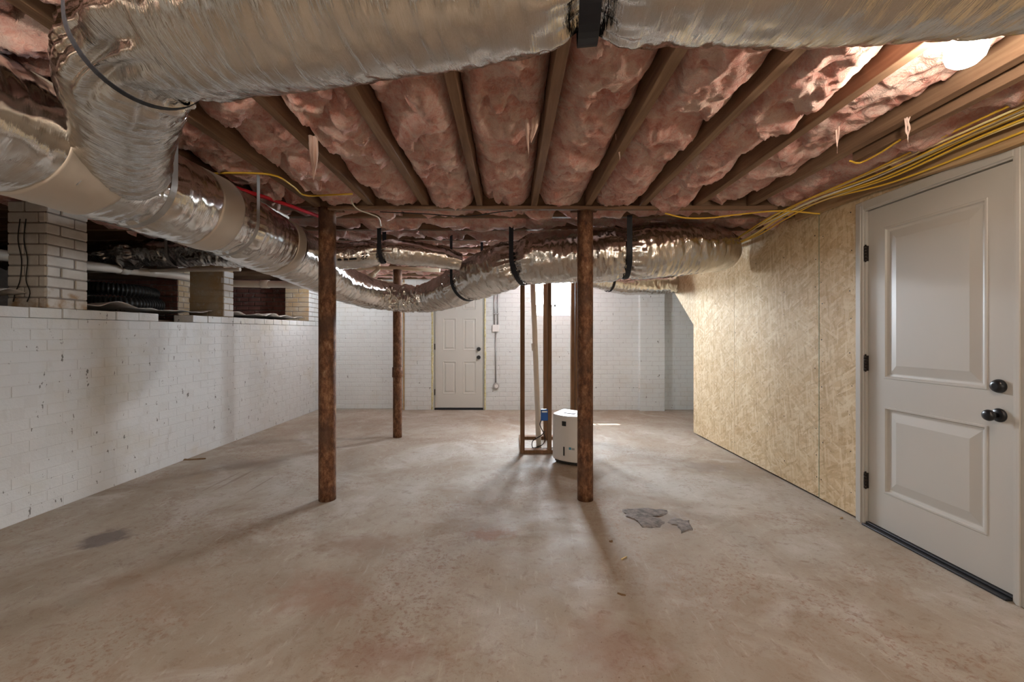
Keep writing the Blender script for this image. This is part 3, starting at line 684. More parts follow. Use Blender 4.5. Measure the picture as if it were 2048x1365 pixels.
# sill beam over the strand board wall
sv_ = [(y, z) for y, z in ((YF, 2.10), (2.0, 2.10), (2.7, 2.152), (3.42, 2.165))]
vs = [(x, y, z) for x in (2.285, 2.322) for y, z in sv_] + [(x, y, 2.3) for x in (2.285, 2.322) for y, z in sv_]
fs = []
for i in range(3): fs += [(i, i + 4, i + 5, i + 1), (8 + i, 9 + i, 13 + i, 12 + i), (i, i + 1, 9 + i, 8 + i), (4 + i, 12 + i, 13 + i, 5 + i)]
fs += [(0, 8, 12, 4), (3, 7, 15, 11)]
sb_ = pyd('sill_beam', vs, fs, MAT['sill'])
tag(sb_, 'tan timber sill board running above the door and strand board wall', 'beam')
o = MB().box(2.36, 2.52, YF, 3.42, 2.225, ZC).build('rim_board', MAT['sill'], ceil)

# ---------------------------------------------------------------- insulation batts
def batt(name, along, x0, x1, l0, l1, label, group, dx=0.011, dl=0.011, amp=0.075, base=2.245, seed=0.0, period=0.30):
    nx = max(6, int((x1 - x0) / dx)); nl_ = int((l1 - l0) / dl); vs = []
    for i in range(nl_ + 1):
        l = l0 + (l1 - l0) * i / nl_
        for j in range(nx + 1):
            u = j / nx; x = x0 + (x1 - x0) * u
            q = Vector((x * 2.4 + seed, l * 1.7, seed))
            ph = l / period + 1.1 * noise.noise(q) + 0.55 * noise.noise(q * 2.7 + Vector((3, 1, 9))) + 0.14 * noise.noise(Vector((x * 17, l * 15, seed)))
            f = ph - math.floor(ph); cell = math.floor(ph)
            rnd_ = min(1.0, 0.5 + 1.0 * abs(noise.noise(Vector((cell * 3.7 + seed, seed * 2, 0.5)))))
            sag = sstep(0.0, 0.5, f) * (1 - sstep(0.87, 1.0, f)) * rnd_
            edge = 1 - (abs(u - 0.5) * 2) ** 4
            bil = 1 - 2.2 * abs(noise.noise(Vector((x * 6.5 + seed, l * 6.0, 2 + seed)))); bil2 = 1 - 2.2 * abs(noise.noise(Vector((x * 14, l * 13 + seed, 7))))
            z = base - amp * sag * (0.45 + 0.55 * edge) + 0.055 * (1 - edge) - 0.026 * bil * edge - 0.011 * bil2
            z -= 0.012 * (1 - 2.4 * abs(noise.noise(Vector((x * 24 + seed, l * 21, 11 + bil))))) * edge + 0.006 * (1 - 2.4 * abs(noise.noise(Vector((x * 52, l * 47 + seed, 1)))))
            lo = l + 0.035 * sag + 0.012 * noise.noise(Vector((x * 12, l * 9, 4 + seed)))
            z = min(z, ZC - 0.02)
            vs.append((x, lo, z) if along == 'y' else (lo, x, z))
    n = nx + 1
    # closed body: lumpy underside, flat back
    b0 = len(vs)
    for (i, j) in ((0, 0), (0, nx), (nl_, nx), (nl_, 0)):
        v = vs[i * n + j]; vs.append((v[0], v[1], ZC - 0.005))
    fs = []
    for i in range(nl_):
        for j in range(nx):
            q = (i * n + j, i * n + j + 1, (i + 1) * n + j + 1, (i + 1) * n + j); fs.append(q[::-1] if along == 'y' else q)
    fs.append((b0, b0 + 1, b0 + 2, b0 + 3))
    o = pyd(name, vs, fs, MAT['pink'], None, True)
    return tag(o, label, 'insulation', group)
allx = JX
ORD = 'zeroth first second third fourth fifth sixth seventh eighth ninth tenth eleventh twelfth thirteenth fourteenth fifteenth sixteenth seventeenth'.split()
ORD = ['first'] + ORD[2:]
ORD = [None] + ORD[1:]
for k in range(len(allx) - 1):
    x0, x1 = allx[k] + 0.024, allx[k + 1] - 0.024
    far = allx[k] < -3.4
    if allx[k] < -4.0: continue
    lab = 'lumpy pink fibreglass batt in the %s joist bay from the strand board door wall' % ORD[len(allx) - 1 - k]
    batt('insulation_batt', 'y', x0, x1, 0.2 if not far else 1.0, BY0 - 0.015 + random.uniform(-0.06, 0), lab, 'batts in the bays in front of the beam', period=random.uniform(0.28, 0.36), seed=k * 7.31, amp=random.uniform(0.085, 0.115) * (0.6 if allx[k] > 1.2 else 1.0), base=2.295 + random.uniform(-0.008, 0.012))
batt('insulation_batt', 'y', allx[-1] + 0.10, 2.285, 0.2, BY0 - 0.02, 'narrow pink fibreglass batt between the last joist and the sill board with yellow cables', None, seed=99.0, base=2.275, amp=0.06)
for k in range(len(YJ)):
    y0 = (BY1 if k == 0 else YJ[k - 1] + 0.0225) + 0.004; y1 = YJ[k] - 0.0265
    batt('insulation_batt', 'x', y0, y1, -3.6, 2.9, 'pink fibreglass batt sagging in the %s crosswise joist bay behind the beam' % 'first second third fourth fifth sixth seventh eighth ninth tenth'.split()[k], 'batts in the bays behind the beam',
         dx=0.03, dl=0.03, seed=200 + k * 5.7, amp=0.08, base=2.275, period=0.42)
# loose tufts hanging down
def tuft(u, v0, v1, Y, w, dx=0.0):
    p0 = at_y(u, v0, Y); L = (v1 - v0) / F * Y
    mb = MB()
    for k in range(9):
        a = random.uniform(-w, w); l = L * random.uniform(0.55, 1.0)
        pts = [p0 + Vector((a, random.uniform(-.012, .012), 0.03)), p0 + Vector((a * 0.9 + dx * .3, random.uniform(-.01, .01), -l * 0.35)), p0 + Vector((a * 0.6 + dx * .6, 0, -l * 0.7)), p0 + Vector((a * 0.2 + dx, 0, -l))]
        c_ = crom(pts, L / 14); n = len(c_)
        mb.tube(c_, [max(0.0008, w * 0.42 * (1 - (i / n) ** 1.5)) for i in range(n)], 6)
    o = mb.build('fibreglass_tuft', MAT['tuft'])
    return o
tag(tuft(626, 285, 372, 2.15, 0.020), 'long pale fibreglass wisp dangling beside the joist left of the yellow cable', 'insulation wisp')
tag(tuft(1064, 215, 312, 1.95, 0.032, -0.01), 'broad pale fibreglass flap dangling from the middle joist bay', 'insulation wisp')
tag(tuft(1236, 280, 325, 2.25, 0.012, 0.01), 'short curled fibreglass wisp clinging to the joist beside the right column', 'insulation wisp')
tag(tuft(1674, 245, 308, 2.05, 0.006), 'thin straight fibreglass wisp hanging near the doubled joist', 'insulation wisp')
tag(tuft(1816, 248, 285, 1.9, 0.006), 'thin curled fibreglass wisp hanging from the doubled joist', 'insulation wisp')

# ---------------------------------------------------------------- columns
def column(name, x, y, r, z1, label, coupling=None):
    root = empty(name, (x, y, 0)); tag(root, label, 'column')
    n = 30; MB().tube([(0, 0, z1 * i / n) for i in range(n + 1)], [r * (1 + 0.012 * noise.noise(Vector((x, i * 0.6, 0)))) for i in range(n + 1)], 32).build('pipe_shaft', MAT['rust'], root)
    if coupling: MB().tube([(0, 0, coupling - 0.065), (0, 0, coupling - 0.06), (0, 0, coupling + 0.06), (0, 0, coupling + 0.065)], [r, r + 0.009, r + 0.009, r], 28).build('coupling', MAT['rust'], root)
    else: MB().box(-0.10, 0.10, -0.045, 0.085, z1, z1 + 0.010, 0.001).build('top_plate', MAT['rust'], root)
    return root
column('steel_column', -1.385, 3.235, 0.062, 2.201, 'rust-brown steel pipe column under the beam with no dehumidifier beside it')
column('steel_column', 0.57, 3.235, 0.059, 2.201, 'rust-brown steel pipe column under the beam right beside the dehumidifier')
column('steel_column', -1.385, 5.25, 0.054, 2.06, 'thinner rusty pipe column with a mid-height coupling near the back door', 0.80)

# ---------------------------------------------------------------- ducts
# A: flex duct across the ceiling near the camera, bending back to the trunk
dA = Duct([(2.9, 0.74, 2.005, 0.165), (1.6, 0.77, 2.005, 0.165), (0.75, 0.81, 1.99, 0.17), (0.16, 0.86, 2.0, 0.165), (-0.32, 0.95, 1.985, 0.165), (-0.70, 1.02, 1.985, 0.165), (-0.95, 1.11, 1.99, 0.16),
           (-1.15, 1.28, 1.985, 0.152), (-1.31, 1.45, 1.97, 0.148), (-1.45, 1.60, 1.955, 0.15), (-1.58, 1.74, 1.945, 0.155)], 0.009)
rA = empty('flexible_duct', (0.7, 0.76, 2.2)); tag(rA, 'large silver foil flexible duct strapped across the joists, bending down into the trunk duct', 'duct')
sA1 = dA.at_xval(0.162); sA2 = dA.near((-0.95, 1.11, 1.99))
def kids(root, os_):
    for o in os_: o.parent = root; o.matrix_parent_inverse = Matrix.Translation(-Vector(root.location))
kids(rA, [dA.mesh('foil_jacket', MAT['foil'], None, [(sA1, 0.04, 0.05), (sA2, 0.035, 0.085)], seg=120, seed=1.3, bend=0.07, fold=0.95),
          dA.strap(sA1, MAT['strap'], None, 0.042, 0.034, 2.2), dA.strap(sA2, MAT['strap'], None, 0.02, 0.03, 2.2)])
# B+C: trunk along the left, then curving right behind the columns to the strand board wall
TR = 0.215
dB = Duct([(-1.72, -0.9, 1.945, TR), (-1.72, 0.6, 1.945, TR), (-1.72, 1.6, 1.94, TR), (-1.72, 2.6, 1.93, TR), (-1.70, 3.45, 1.87, TR), (-1.63, 4.05, 1.755, 0.18), (-1.46, 4.52, 1.69, 0.155)], 0.012)
rB = empty('trunk_duct', (-1.72, 1.0, 2.2)); tag(rB, 'foil-wrapped trunk duct with beige tape bands running along above the low brick wall', 'duct')
b1 = dB.near((-1.72, 1.92, 1.94)); b2 = dB.near((-1.72, 2.56, 1.93))
kids(rB, [dB.mesh('foil_jacket', MAT['foil_wrap'], None, [(b1, 0.025, 0.05), (b2, 0.022, 0.05)], seg=96, seed=5.1, coil=0, pleat=0.0055, lump=0.012),
          dB.strap(b1, MAT['strap_grey'], None, 0.035, 0.02), dB.strap(b2, MAT['strap_grey'], None, 0.03, 0.018),
          dB.mesh('tape_band', MAT['tape'], None, [(b1, 0.02, 0.05)], seg=96, seed=5.1, coil=0, pleat=0.0015, lump=0.012, a0=dB.near((-1.72, 2.24, 1.93)), a1=dB.near((-1.72, 2.42, 1.93)), grow=0.003),
          dB.mesh('tape_band', MAT['tape'], None, [], seg=96, seed=5.1, coil=0, pleat=0.0015, lump=0.012, a0=dB.near((-1.72, 1.46, 1.94)), a1=dB.near((-1.72, 1.72, 1.94)), grow=0.003),
          dB.mesh('tape_band', MAT['tape'], None, [], seg=96, seed=5.1, coil=0, pleat=0.0015, lump=0.012, a0=dB.near((-1.71, 3.04, 1.92)), a1=dB.near((-1.71, 3.15, 1.92)), grow=0.003)])
dC = Duct([(-1.52, 4.44, 1.70, 0.155), (-1.30, 4.68, 1.67, 0.15), (-0.98, 4.68, 1.655, 0.15), (-0.64, 4.42, 1.71, 0.18), (-0.28, 4.05, 1.81, 0.21), (0.10, 3.80, 1.90, 0.22), (0.55, 3.66, 1.925, 0.225), (1.0, 3.60, 1.945, 0.23), (1.38, 3.62, 1.975, 0.225), (1.64, 3.68, 1.99, 0.21), (1.84, 3.80, 2.01, 0.185), (1.98, 4.0, 2.03, 0.165), (2.08, 4.3, 2.05, 0.15)], 0.009)
rC = empty('flexible_duct', (0.5, 3.7, 2.2)); tag(rC, 'fat sagging silver flexible duct behind the columns held by three black straps', 'duct')
cs = [(dC.at_xval(-0.42), 0.035), (dC.at_xval(0.10), 0.035), (dC.at_xval(0.96), 0.03)]
kids(rC, [dC.mesh('foil_jacket', MAT['foil'], None, [(s_, d_, 0.07) for s_, d_ in cs] + [(dC.near((-1.05, 4.72, 1.66)), 0.012, 0.03)], seg=110, seed=8.4, bend=0.07, pleat=0.010)]
     + [dC.strap(s_, MAT['strap'], None, 0.042, d_) for s_, d_ in cs])
# D: branch with R8 print
dD = Duct([(-1.72, 3.62, 1.98, 0.11), (-1.55, 3.72, 1.945, 0.118), (-1.30, 3.78, 1.965, 0.118), (-1.12, 3.80, 1.995, 0.11), (-0.90, 3.82, 1.985, 0.115), (-0.66, 3.86, 1.955, 0.10), (-0.46, 3.93, 1.92, 0.08)], 0.009)
rD = empty('flexible_duct', (-1.1, 3.8, 2.2)); tag(rD, 'smaller silver flexible duct printed R8 branching off the trunk duct', 'duct')
sD = dD.at_xval(-1.14)
kids(rD, [dD.mesh('foil_jacket', MAT['foil'], None, [(sD, 0.025, 0.04)], seg=72, seed=12.2, pleat=0.005), dD.strap(sD, MAT['strap'], None, 0.035, 0.02)])
tc = bpy.data.curves.new('print_text', 'FONT'); tc.body = 'R8'; tc.size = 0.062; tc.align_x = 'CENTER'
to = bpy.data.objects.new('print_text', tc); COL.objects.link(to)
bpy.context.view_layer.update()
me = bpy.data.meshes.new_from_object(to.evaluated_get(bpy.context.evaluated_depsgraph_get())); bpy.data.objects.remove(to)
bmx = bmesh.new(); bm_me = bmx; bmx.from_mesh(me); bmesh.ops.subdivide_edges(bmx, edges=bmx.edges[:], cuts=2); bmesh.ops.triangulate(bmx, faces=bmx.faces[:])
def wrap(bmx, D, s0, th0, sgn=-1):
    for v in bmx.verts:
        l = s0 + v.co.x * sgn * 1.0; th = th0 + v.co.y * 9.0; i = D.idx(l); t, a, b = D.fr[i]
        side = Vector((t.y, -t.x, 0)).normalized(); up = side.cross(t).normalized(); up = up if up.z > 0 else -up
        R = D.R(l) + 0.009
        v.co = D.p[i] + (side * math.cos(th) + up * math.sin(th)) * R
wrap(bmx, dD, dD.at_xval(-1.27), -0.55)
bmx.to_mesh(me); bmx.free(); po2 = obj('printed_mark', me, MAT['black_ink']); kids(rD, [po2])
mk = MB()
bmx = bmesh.new(); x = 0.0
rr_ = random.Random(5)
for k in range(26):
    w = rr_.uniform(0.003, 0.007); h = rr_.uniform(0.010, 0.016)
    q = [bmx.verts.new((x + a, b, 0)) for a, b in ((0, 0), (w, 0), (w, h), (0, h))]; bmx.faces.new(q); x += w + 0.0025
wrap(bmx, dD, dD.at_xval(-1.34), -0.52)
me = bpy.data.meshes.new('printed_mark'); bmx.to_mesh(me); bmx.free(); po2 = obj('printed_mark', me, MAT['black_ink']); kids(rD, [po2])
# E: duct under the stair side, low behind C
dE = Duct([(0.95, 5.6, 2.02, 0.12), (1.35, 5.8, 1.985, 0.13), (1.75, 5.9, 1.96, 0.135), (2.15, 6.0, 1.97, 0.13), (2.6, 6.05, 2.0, 0.12)], 0.012)
rE = empty('flexible_duct', (1.7, 5.9, 2.2)); tag(rE, 'short silver flexible duct running behind the stair side of the strand board wall', 'duct')
kids(rE, [dE.mesh('foil_jacket', MAT['foil'], None, [], seg=72, seed=15.2, pleat=0.007, lump=0.025), dE.strap(dE.at_xval(1.35), MAT['strap'], None, 0.03)])
# crawlspace duct and the black corrugated hoses
dG = Duct([(-5.2, 4.35, 2.05, 0.12), (-4.2, 4.3, 2.05, 0.125), (-3.85, 4.28, 2.07, 0.13), (-3.5, 4.25, 2.06, 0.12), (-3.1, 4.2, 2.05, 0.12), (-2.4, 4.0, 2.0, 0.11), (-1.85, 3.75, 1.95, 0.11)], 0.012)
rG = empty('flexible_duct', (-3.5, 4.25, 2.2)); tag(rG, 'wrinkled silver flexible duct passing from the dark crawlspace behind the white brick pier', 'duct')
kids(rG, [dG.mesh('foil_jacket', MAT['foil'], None, [(dG.at_xval(-3.95), .04, .05), (dG.at_xval(-3.7), .035, .04)], seg=64, seed=18.2, pleat=0.012, lump=0.04), dG.strap(dG.at_xval(-3.3), MAT['strap_grey'], None, 0.03)])
dK = Duct([(-2.4, 2.2, 1.90, 0.10), (-2.9, 1.9, 1.90, 0.12), (-3.6, 1.9, 1.88, 0.12), (-4.6, 2.1, 1.86, 0.12)], 0.012)
def corrugated(pts, R, label):
    c_ = crom(pts, 0.006); r = [R + 0.008 * math.sin(2 * PI * i * 0.006 / 0.03) for i in range(len(c_))]
    return tag(MB().tube(c_, r, 24).build('corrugated_hose', MAT['corrugated']), label, 'hose')
corrugated([(-3.66, 4.45, 1.56), (-3.68, 4.12, 1.555), (-3.9, 3.98, 1.55), (-4.25, 4.0, 1.555), (-4.5, 4.1, 1.63), (-4.3, 4.22, 1.71), (-4.05, 4.27, 1.715), (-3.92, 4.45, 1.71), (-3.92, 4.7, 1.70)], 0.062, 'black corrugated drain hose doubled back on itself behind the white brick pier')

# ---------------------------------------------------------------- pipes
def pipe(name, pts, r, mat, label, cat='pipe', coup=(), step=0.05, group=None):
    root = empty(name, pts[0]); tag(root, label, cat, group); iv = Vector(pts[0])
    c_ = crom([Vector(p) - iv for p in pts], step) if len(pts) > 2 else [Vector(p) - iv for p in pts]
    MB().tube(c_, r, 18).build('tube', mat, root)
    for (a, b) in coup: MB().tube([Vector(a) - iv, Vector(b) - iv], r * 1.16, 18).build('coupling', mat, root)
    return root
pipe('drain_pipe', [(-3.95, 2.6, 1.84), (-3.95, 3.8, 1.89), (-3.93, 5.0, 1.955), (-3.90, 5.30, 1.955), (-3.75, 5.42, 1.94), (-3.45, 5.42, 1.91), (-2.62, 5.42, 1.90)], 0.044, MAT['pvc'],
     'white plastic drain pipe running through the crawlspace above the low wall', coup=[((-3.16, 5.42, 1.906), (-3.06, 5.42, 1.905)), ((-3.95, 4.3, 1.918), (-3.945, 4.4, 1.924))])
pipe('water_pipe', [(-4.6, 4.62, 1.945), (-3.6, 4.62, 1.958), (-2.92, 4.62, 1.965)], 0.02, MAT['pvc'], 'thin pale plastic pipe crossing just in front of the broken-topped pier')
pipe('red_water_tube', [at_z(240, 297, 2.165), at_z(297, 318, 2.165), at_z(440, 366, 2.17), at_z(560, 405, 2.17), at_z(645, 436, 2.17)], 0.013, MAT['red_pex'], 'red plastic water tube clipped under the joists above the trunk duct')
pipe('water_pipe', [at_z(330, 332, 2.155), at_z(420, 368, 2.155), at_z(500, 396, 2.16), at_z(575, 436, 2.15)], 0.014, MAT['pvc'], 'cream plastic water pipe parallel to the red tube')
# waste pipes hanging behind the columns
YP = 5.35
pp = empty('waste_pipes', at_y(750, 566, YP)); tag(pp, 'cream plastic waste pipe assembly with a wye fitting above the thinner column', 'pipe')
def lp(pts, r, name='tube'):
    iv = Vector(pp.location); return MB().tube([Vector(p) - iv for p in pts], r, 16).build(name, MAT['pvc_cream'], pp)
lp([at_y(690, 541, YP), at_y(735, 536, YP), at_y(800, 537, YP), at_y(880, 541, YP)], 0.024)
lp([at_y(690, 562, YP), at_y(750, 564, YP), at_y(810, 570, YP)], 0.027)
lp([at_y(700, 560, YP - .05), at_y(742, 552, YP - .05), at_y(756, 540, YP - .03), at_y(757, 518, YP), at_y(756, 490, YP)], 0.027)
lp([at_y(748, 564, YP), at_y(764, 565, YP)], 0.034, 'coupling'); lp([at_y(740, 553, YP - .05), at_y(750, 548, YP - .045)], 0.034, 'coupling')

# ---------------------------------------------------------------- stud chase, standpipe, outlet box, dehumidifier
sf = empty('stud_frame', (0.11, 4.5, 0)); tag(sf, 'dark wooden stud frame standing around the leaning white pipe', 'stud frame')
for (x, y, a, b) in ((0.11, 4.5, 0.045, 0.09), (0.40, 4.52, 0.042, 0.09), (0.405, 5.12, 0.042, 0.09), (0.735, 5.12, 0.042, 0.09), (0.785, 5.12, 0.042, 0.09), (0.76, 4.5, 0.04, 0.09)):
    lb(sf, 'stud', MAT['stud'], x, x + a, y, y + b, 0.038, 2.204, bev=0.002)
lb(sf, 'bottom_plate', MAT['stud'], 0.11, 0.82, 4.5, 4.592, 0, 0.038, bev=0.002); lb(sf, 'bottom_plate', MAT['stud'], 0.11, 0.82, 5.12, 5.212, 0, 0.038, bev=0.002)
lb(sf, 'bottom_plate', MAT['stud'], 0.11, 0.155, 4.592, 5.12, 0, 0.038, bev=0.002)
pipe('standpipe', [(0.322, 4.76, 0.0), (0.245, 4.80, 2.19)], 0.029, MAT['pvc'], 'leaning white plastic standpipe inside the wooden stud frame', coup=[((0.2775, 4.782, 1.08), (0.274, 4.784, 1.16))])
ob = empty('outlet_box', at_y(1089, 842, 4.49)); tag(ob, 'blue plastic outlet box with plugged-in adapter fixed to the stud', 'outlet box')
iv = Vector(ob.location)
o = MB().box(-0.037, 0.037, -0.005, 0.05, 0.0, 0.118, 0.004).build('box', MAT['blue_box'], ob)
MB().box(-0.028, 0.028, -0.009, -0.004, 0.088, 0.104, 0.002).build('outlet_face', MAT['white_plastic'], ob)
MB().box(0.03, 0.045, 0.045, 0.075, 0.02, 0.10, 0.002).build('bracket', MAT['grey_plastic'], ob)
B0 = at_y(1082, 842, 4.485)
tag(wire('power_cord', [B0 + Vector((0.005, 0.01, 0.01)), at_y(1080, 850, 4.5), at_y(1086, 864, 4.6), at_y(1090, 876, 4.65), at_y(1086, 889, 4.68), at_z(1072, 895.5, 0.006), at_z(1064, 896, 0.006)], 0.005, MAT['black_wire'], step=0.02), 'black power cord dropping from the blue outlet box to the floor', 'cord')
tag(wire('power_cord', [at_y(1090, 863, 4.62), at_y(1082, 872, 4.64), at_y(1068, 880, 4.66), at_y(1064, 888, 4.67), at_z(1066, 896.5, 0.006), at_z(1076, 898, 0.006), at_z(1088, 897, 0.006), at_z(1108, 896, 0.006)], 0.005, MAT['black_wire'], step=0.02), 'black power cord coiling on the floor inside the stud frame', 'cord')
# dehumidifier: bow-fronted body
dh = empty('dehumidifier', (0.60, 4.21, 0)); tag(dh, 'white upright dehumidifier with a bowed front standing behind the column', 'dehumidifier')
dh.rotation_euler = (0, 0, math.radians(-38))
def plan(s_, w=0.305, d=0.205, bow=0.028, r=0.03, n=10):
    pts = []
    w *= s_; d *= s_
    for k in range(n + 1):
        t = -1 + 2 * k / n; pts.append((t * (w / 2 - r * 0.25 if abs(t) == 1 else w / 2 - 0.004), -d / 2 - bow * (1 - t * t)))
    pts[0] = (-w / 2, -d / 2 + 0.012); pts[-1] = (w / 2, -d / 2 + 0.012)
    pts += [(w / 2, d / 2 - r), (w / 2 - r * .3, d / 2 - r * .3), (w / 2 - r, d / 2), (-w / 2 + r, d / 2), (-w / 2 + r * .3, d / 2 - r * .3), (-w / 2, d / 2 - r)]
    return pts
def loft(rings, name, mat, smooth=True):
    n = len(rings[0]); vs = [v for r in rings for v in r]
    fs = [(i * n + j, i * n + (j + 1) % n, (i + 1) * n + (j + 1) % n, (i + 1) * n + j) for i in range(len(rings) - 1) for j in range(n)]
    fs += [tuple(range(n))[::-1], tuple((len(rings) - 1) * n + j for j in range(n))]
    o = pyd(name, vs, fs, mat, dh); 
    return o
HB = 0.475
body_ = loft([[(x, y, z) for x, y in plan(s_)] for s_, z in ((0.96, 0.035), (1.0, 0.045), (1.0, HB - 0.03), (0.99, HB - 0.022))], 'body', MAT['white_plastic'])
lid_ = loft([[(x, y, z + (y + 0.1) * 0.10) for x, y in plan(s_)] for s_, z in ((0.985, HB - 0.024), (1.0, HB - 0.016), (0.99, HB - 0.004), (0.95, HB))], 'lid', MAT['white_plastic'])
loft([[(x, y, z) for x, y in plan(0.88)] for z in (0.012, 0.037)], 'base', MAT['dark_plastic'])
for (x, y) in ((-0.11, -0.07), (0.11, -0.07), (-0.11, 0.07), (0.11, 0.07)): MB().tube([(x, y, 0), (x, y, 0.02)], 0.016, 10).build('foot', MAT['dark_plastic'], dh)
def face_y(x): t = max(-1, min(1, x / 0.1485)); return -0.1025 - 0.028 * (1 - t * t)
def on_face(name, x0, x1, z0, z1, mat, d=0.003):
    vs = []; n = 6
    for k in range(n + 1):
        x = x0 + (x1 - x0) * k / n
        for z in (z0, z1): vs += [(x, face_y(x) - d, z), (x, face_y(x) + 0.004, z)]
    fs = []
    for k in range(n):
        A = 4 * k; B = A + 4; fs += [(A, B, B + 2, A + 2), (A + 2, B + 2, B + 3, A + 3), (A, A + 1, B + 1, B)]
    fs += [(0, 2, 3, 1), (4 * n, 4 * n + 1, 4 * n + 3, 4 * n + 2)]
    pyd(name, vs, fs, mat, body_)
on_face('display', -0.022, 0.022, 0.375, 0.420, MAT['dark_plastic']); on_face('water_window', -0.007, 0.007, 0.09, 0.175, MAT['dark_plastic'])
on_face('logo_mark', 0.052, 0.075, 0.155, 0.178, MAT['ink_blue'], 0.001); on_face('logo_mark', 0.080, 0.108, 0.155, 0.174, MAT['grey_plastic'], 0.001)
MB().box(-0.06, 0.06, -0.04, 0.05, HB - 0.006, HB + 0.012, 0.004).build('air_grille', MAT['grey_plastic'], lid_)

# ---------------------------------------------------------------- conduit on the back wall
cd = empty('conduit', at_y(991, 771, YB)); tag(cd, 'grey steel conduit with white junction box and round outlet on the back wall', 'conduit')
iv = Vector(cd.location)
def cp(name, mat, mb): mb.v = [tuple(Vector(v) - iv) for v in mb.v]; mb.build(name, mat, cd)
def yb_(u, v): q = at_y(u, v, YB); q.y = YB - 0.016; return q
cp('tube', MAT['galv'], MB().tube([yb_(989, 575), yb_(989, 652)], 0.013, 12)); cp('tube', MAT['galv'], MB().tube([yb_(995.5, 575), yb_(995.5, 652)], 0.011, 12))
cp('tube', MAT['galv'], MB().tube([yb_(991.5, 662), yb_(991.5, 766)], 0.012, 12))
q = yb_(991.5, 657); cp('junction_box', MAT['white_plastic'], MB().box(q.x - 0.055, q.x + 0.055, YB - 0.045, YB - 0.001, q.z - 0.06, q.z + 0.06, 0.004))
q = yb_(992, 772); cp('outlet', MAT['galv'], MB().tube([(q.x, YB, q.z), (q.x, YB - 0.045, q.z), (q.x, YB - 0.05, q.z)], [0.052, 0.052, 0.046], 20))
cp('outlet_face', MAT['white_plastic'], MB().tube([(q.x + .008, YB - 0.049, q.z), (q.x + .008, YB - 0.058, q.z)], 0.03, 16))
q = yb_(992, 628); cp('clip', MAT['galv'], MB().box(q.x - 0.05, q.x + 0.05, YB - 0.032, YB, q.z - 0.008, q.z + 0.008))

# ---------------------------------------------------------------- cables
rr_ = random.Random(11)
for k in range(9):
    x0 = 2.09 + 0.022 * k; z0 = 2.194 - 0.004 * k
    if x0 > 2.26: z0 = 2.15
    pts = [(x0 + rr_.uniform(-.01, .01), y, z0 + rr_.uniform(-0.012, 0.012) ) for y in (YF + .05, -0.6, 0.6, 1.4, 2.0, 2.5)]
    pts = [(min(p_[0], 2.277), p_[1], p_[2]) for p_ in pts]
    xe = 2.10 + 0.014 * k
    pts += [(0.5 * (x0 + xe) - 0.06, 2.95, 2.185 + rr_.uniform(-.012, .006)), (xe - 0.07, 3.3, 2.165 + rr_.uniform(-.015, .01)), (xe - 0.01, 3.75, 2.15 + rr_.uniform(-.02, .03)), (xe, 4.15, 2.14 + rr_.uniform(-.02, .03)), (min(xe + 0.08, 2.30), 4.7, 2.16)]
    mt = [MAT['yellow_wire'], MAT['pale_wire'], MAT['yellow_wire'], MAT['white_wire'], MAT['pale_wire'], MAT['yellow_wire']][k % 6]
    nm = {MAT['yellow_wire']: 'yellow', MAT['pale_wire']: 'pale yellow', MAT['white_wire']: 'white'}[mt]
    tag(wire('electrical_cable', pts, 0.0056, mt, step=0.04, seg=8), nm + ' electrical cable in the bundle along the sill board above the door', 'cable', nm + ' cables over the door')
tag(wire('electrical_cable', [at_z(405, 349, 2.197), at_z(460, 346, 2.197), at_z(545, 350, 2.197), at_z(585, 372, 2.195), at_z(610, 391, 2.195), at_z(660, 390, 2.195), at_z(705, 388, 2.19)], 0.006, MAT['yellow_wire']), 'yellow electrical cable stapled across the joists left of the first column', 'cable')
tag(wire('electrical_cable', [at_y(703, 388, 3.05), at_y(704, 405, 3.05), at_y(716, 419, 3.08), at_y(740, 428, 3.12), at_y(757, 436, 3.2), at_y(762, 452, 3.3)], 0.005, MAT['white_wire'], step=0.02), 'white electrical cable looping down over the beam', 'cable')
tag(wire('electrical_cable', [at_y(760, 424, 3.12), at_y(850, 428, 3.13), at_y(930, 433, 3.13), at_y(1000, 424, 3.13), at_y(1025, 422, 3.14)], 0.0035, MAT['black_wire'], step=0.03), 'thin black cable drooping along the underside of the beam', 'cable')
tag(wire('electrical_cable', [at_y(1330, 427, 3.13), at_y(1370, 436, 3.13), at_y(1420, 436, 3.13), at_y(1470, 430, 3.13), at_y(1560, 422, 3.1), at_y(1640, 428, 3.0)], 0.0055, MAT['yellow_wire'], step=0.03), 'yellow electrical cable drooping along the beam towards the door wall', 'cable')
tag(wire('electrical_cable', [at_z(1700, 322, 2.165), at_z(1720, 326, 2.165), at_z(1760, 306, 2.165), at_z(1800, 280, 2.165)], 0.005, MAT['yellow_wire'], step=0.02), 'short yellow cable bending round the end of the doubled joist', 'cable')
for (u, lab) in ((40, 'thin black cable hanging down the shaded pier face, straighter'), (52, 'thin black cable hanging down the shaded pier face, looping lower')):
    tag(wire('hanging_cable', [at_y(u + dx_, v, 2.985) for dx_, v in ((0, 438), (-4, 480), (3, 520), (0, 560), (8 if u > 45 else -9, 585), (2 if u > 45 else -14, 604))], 0.003, MAT['black_wire'], step=0.02, seg=6), lab, 'cable')

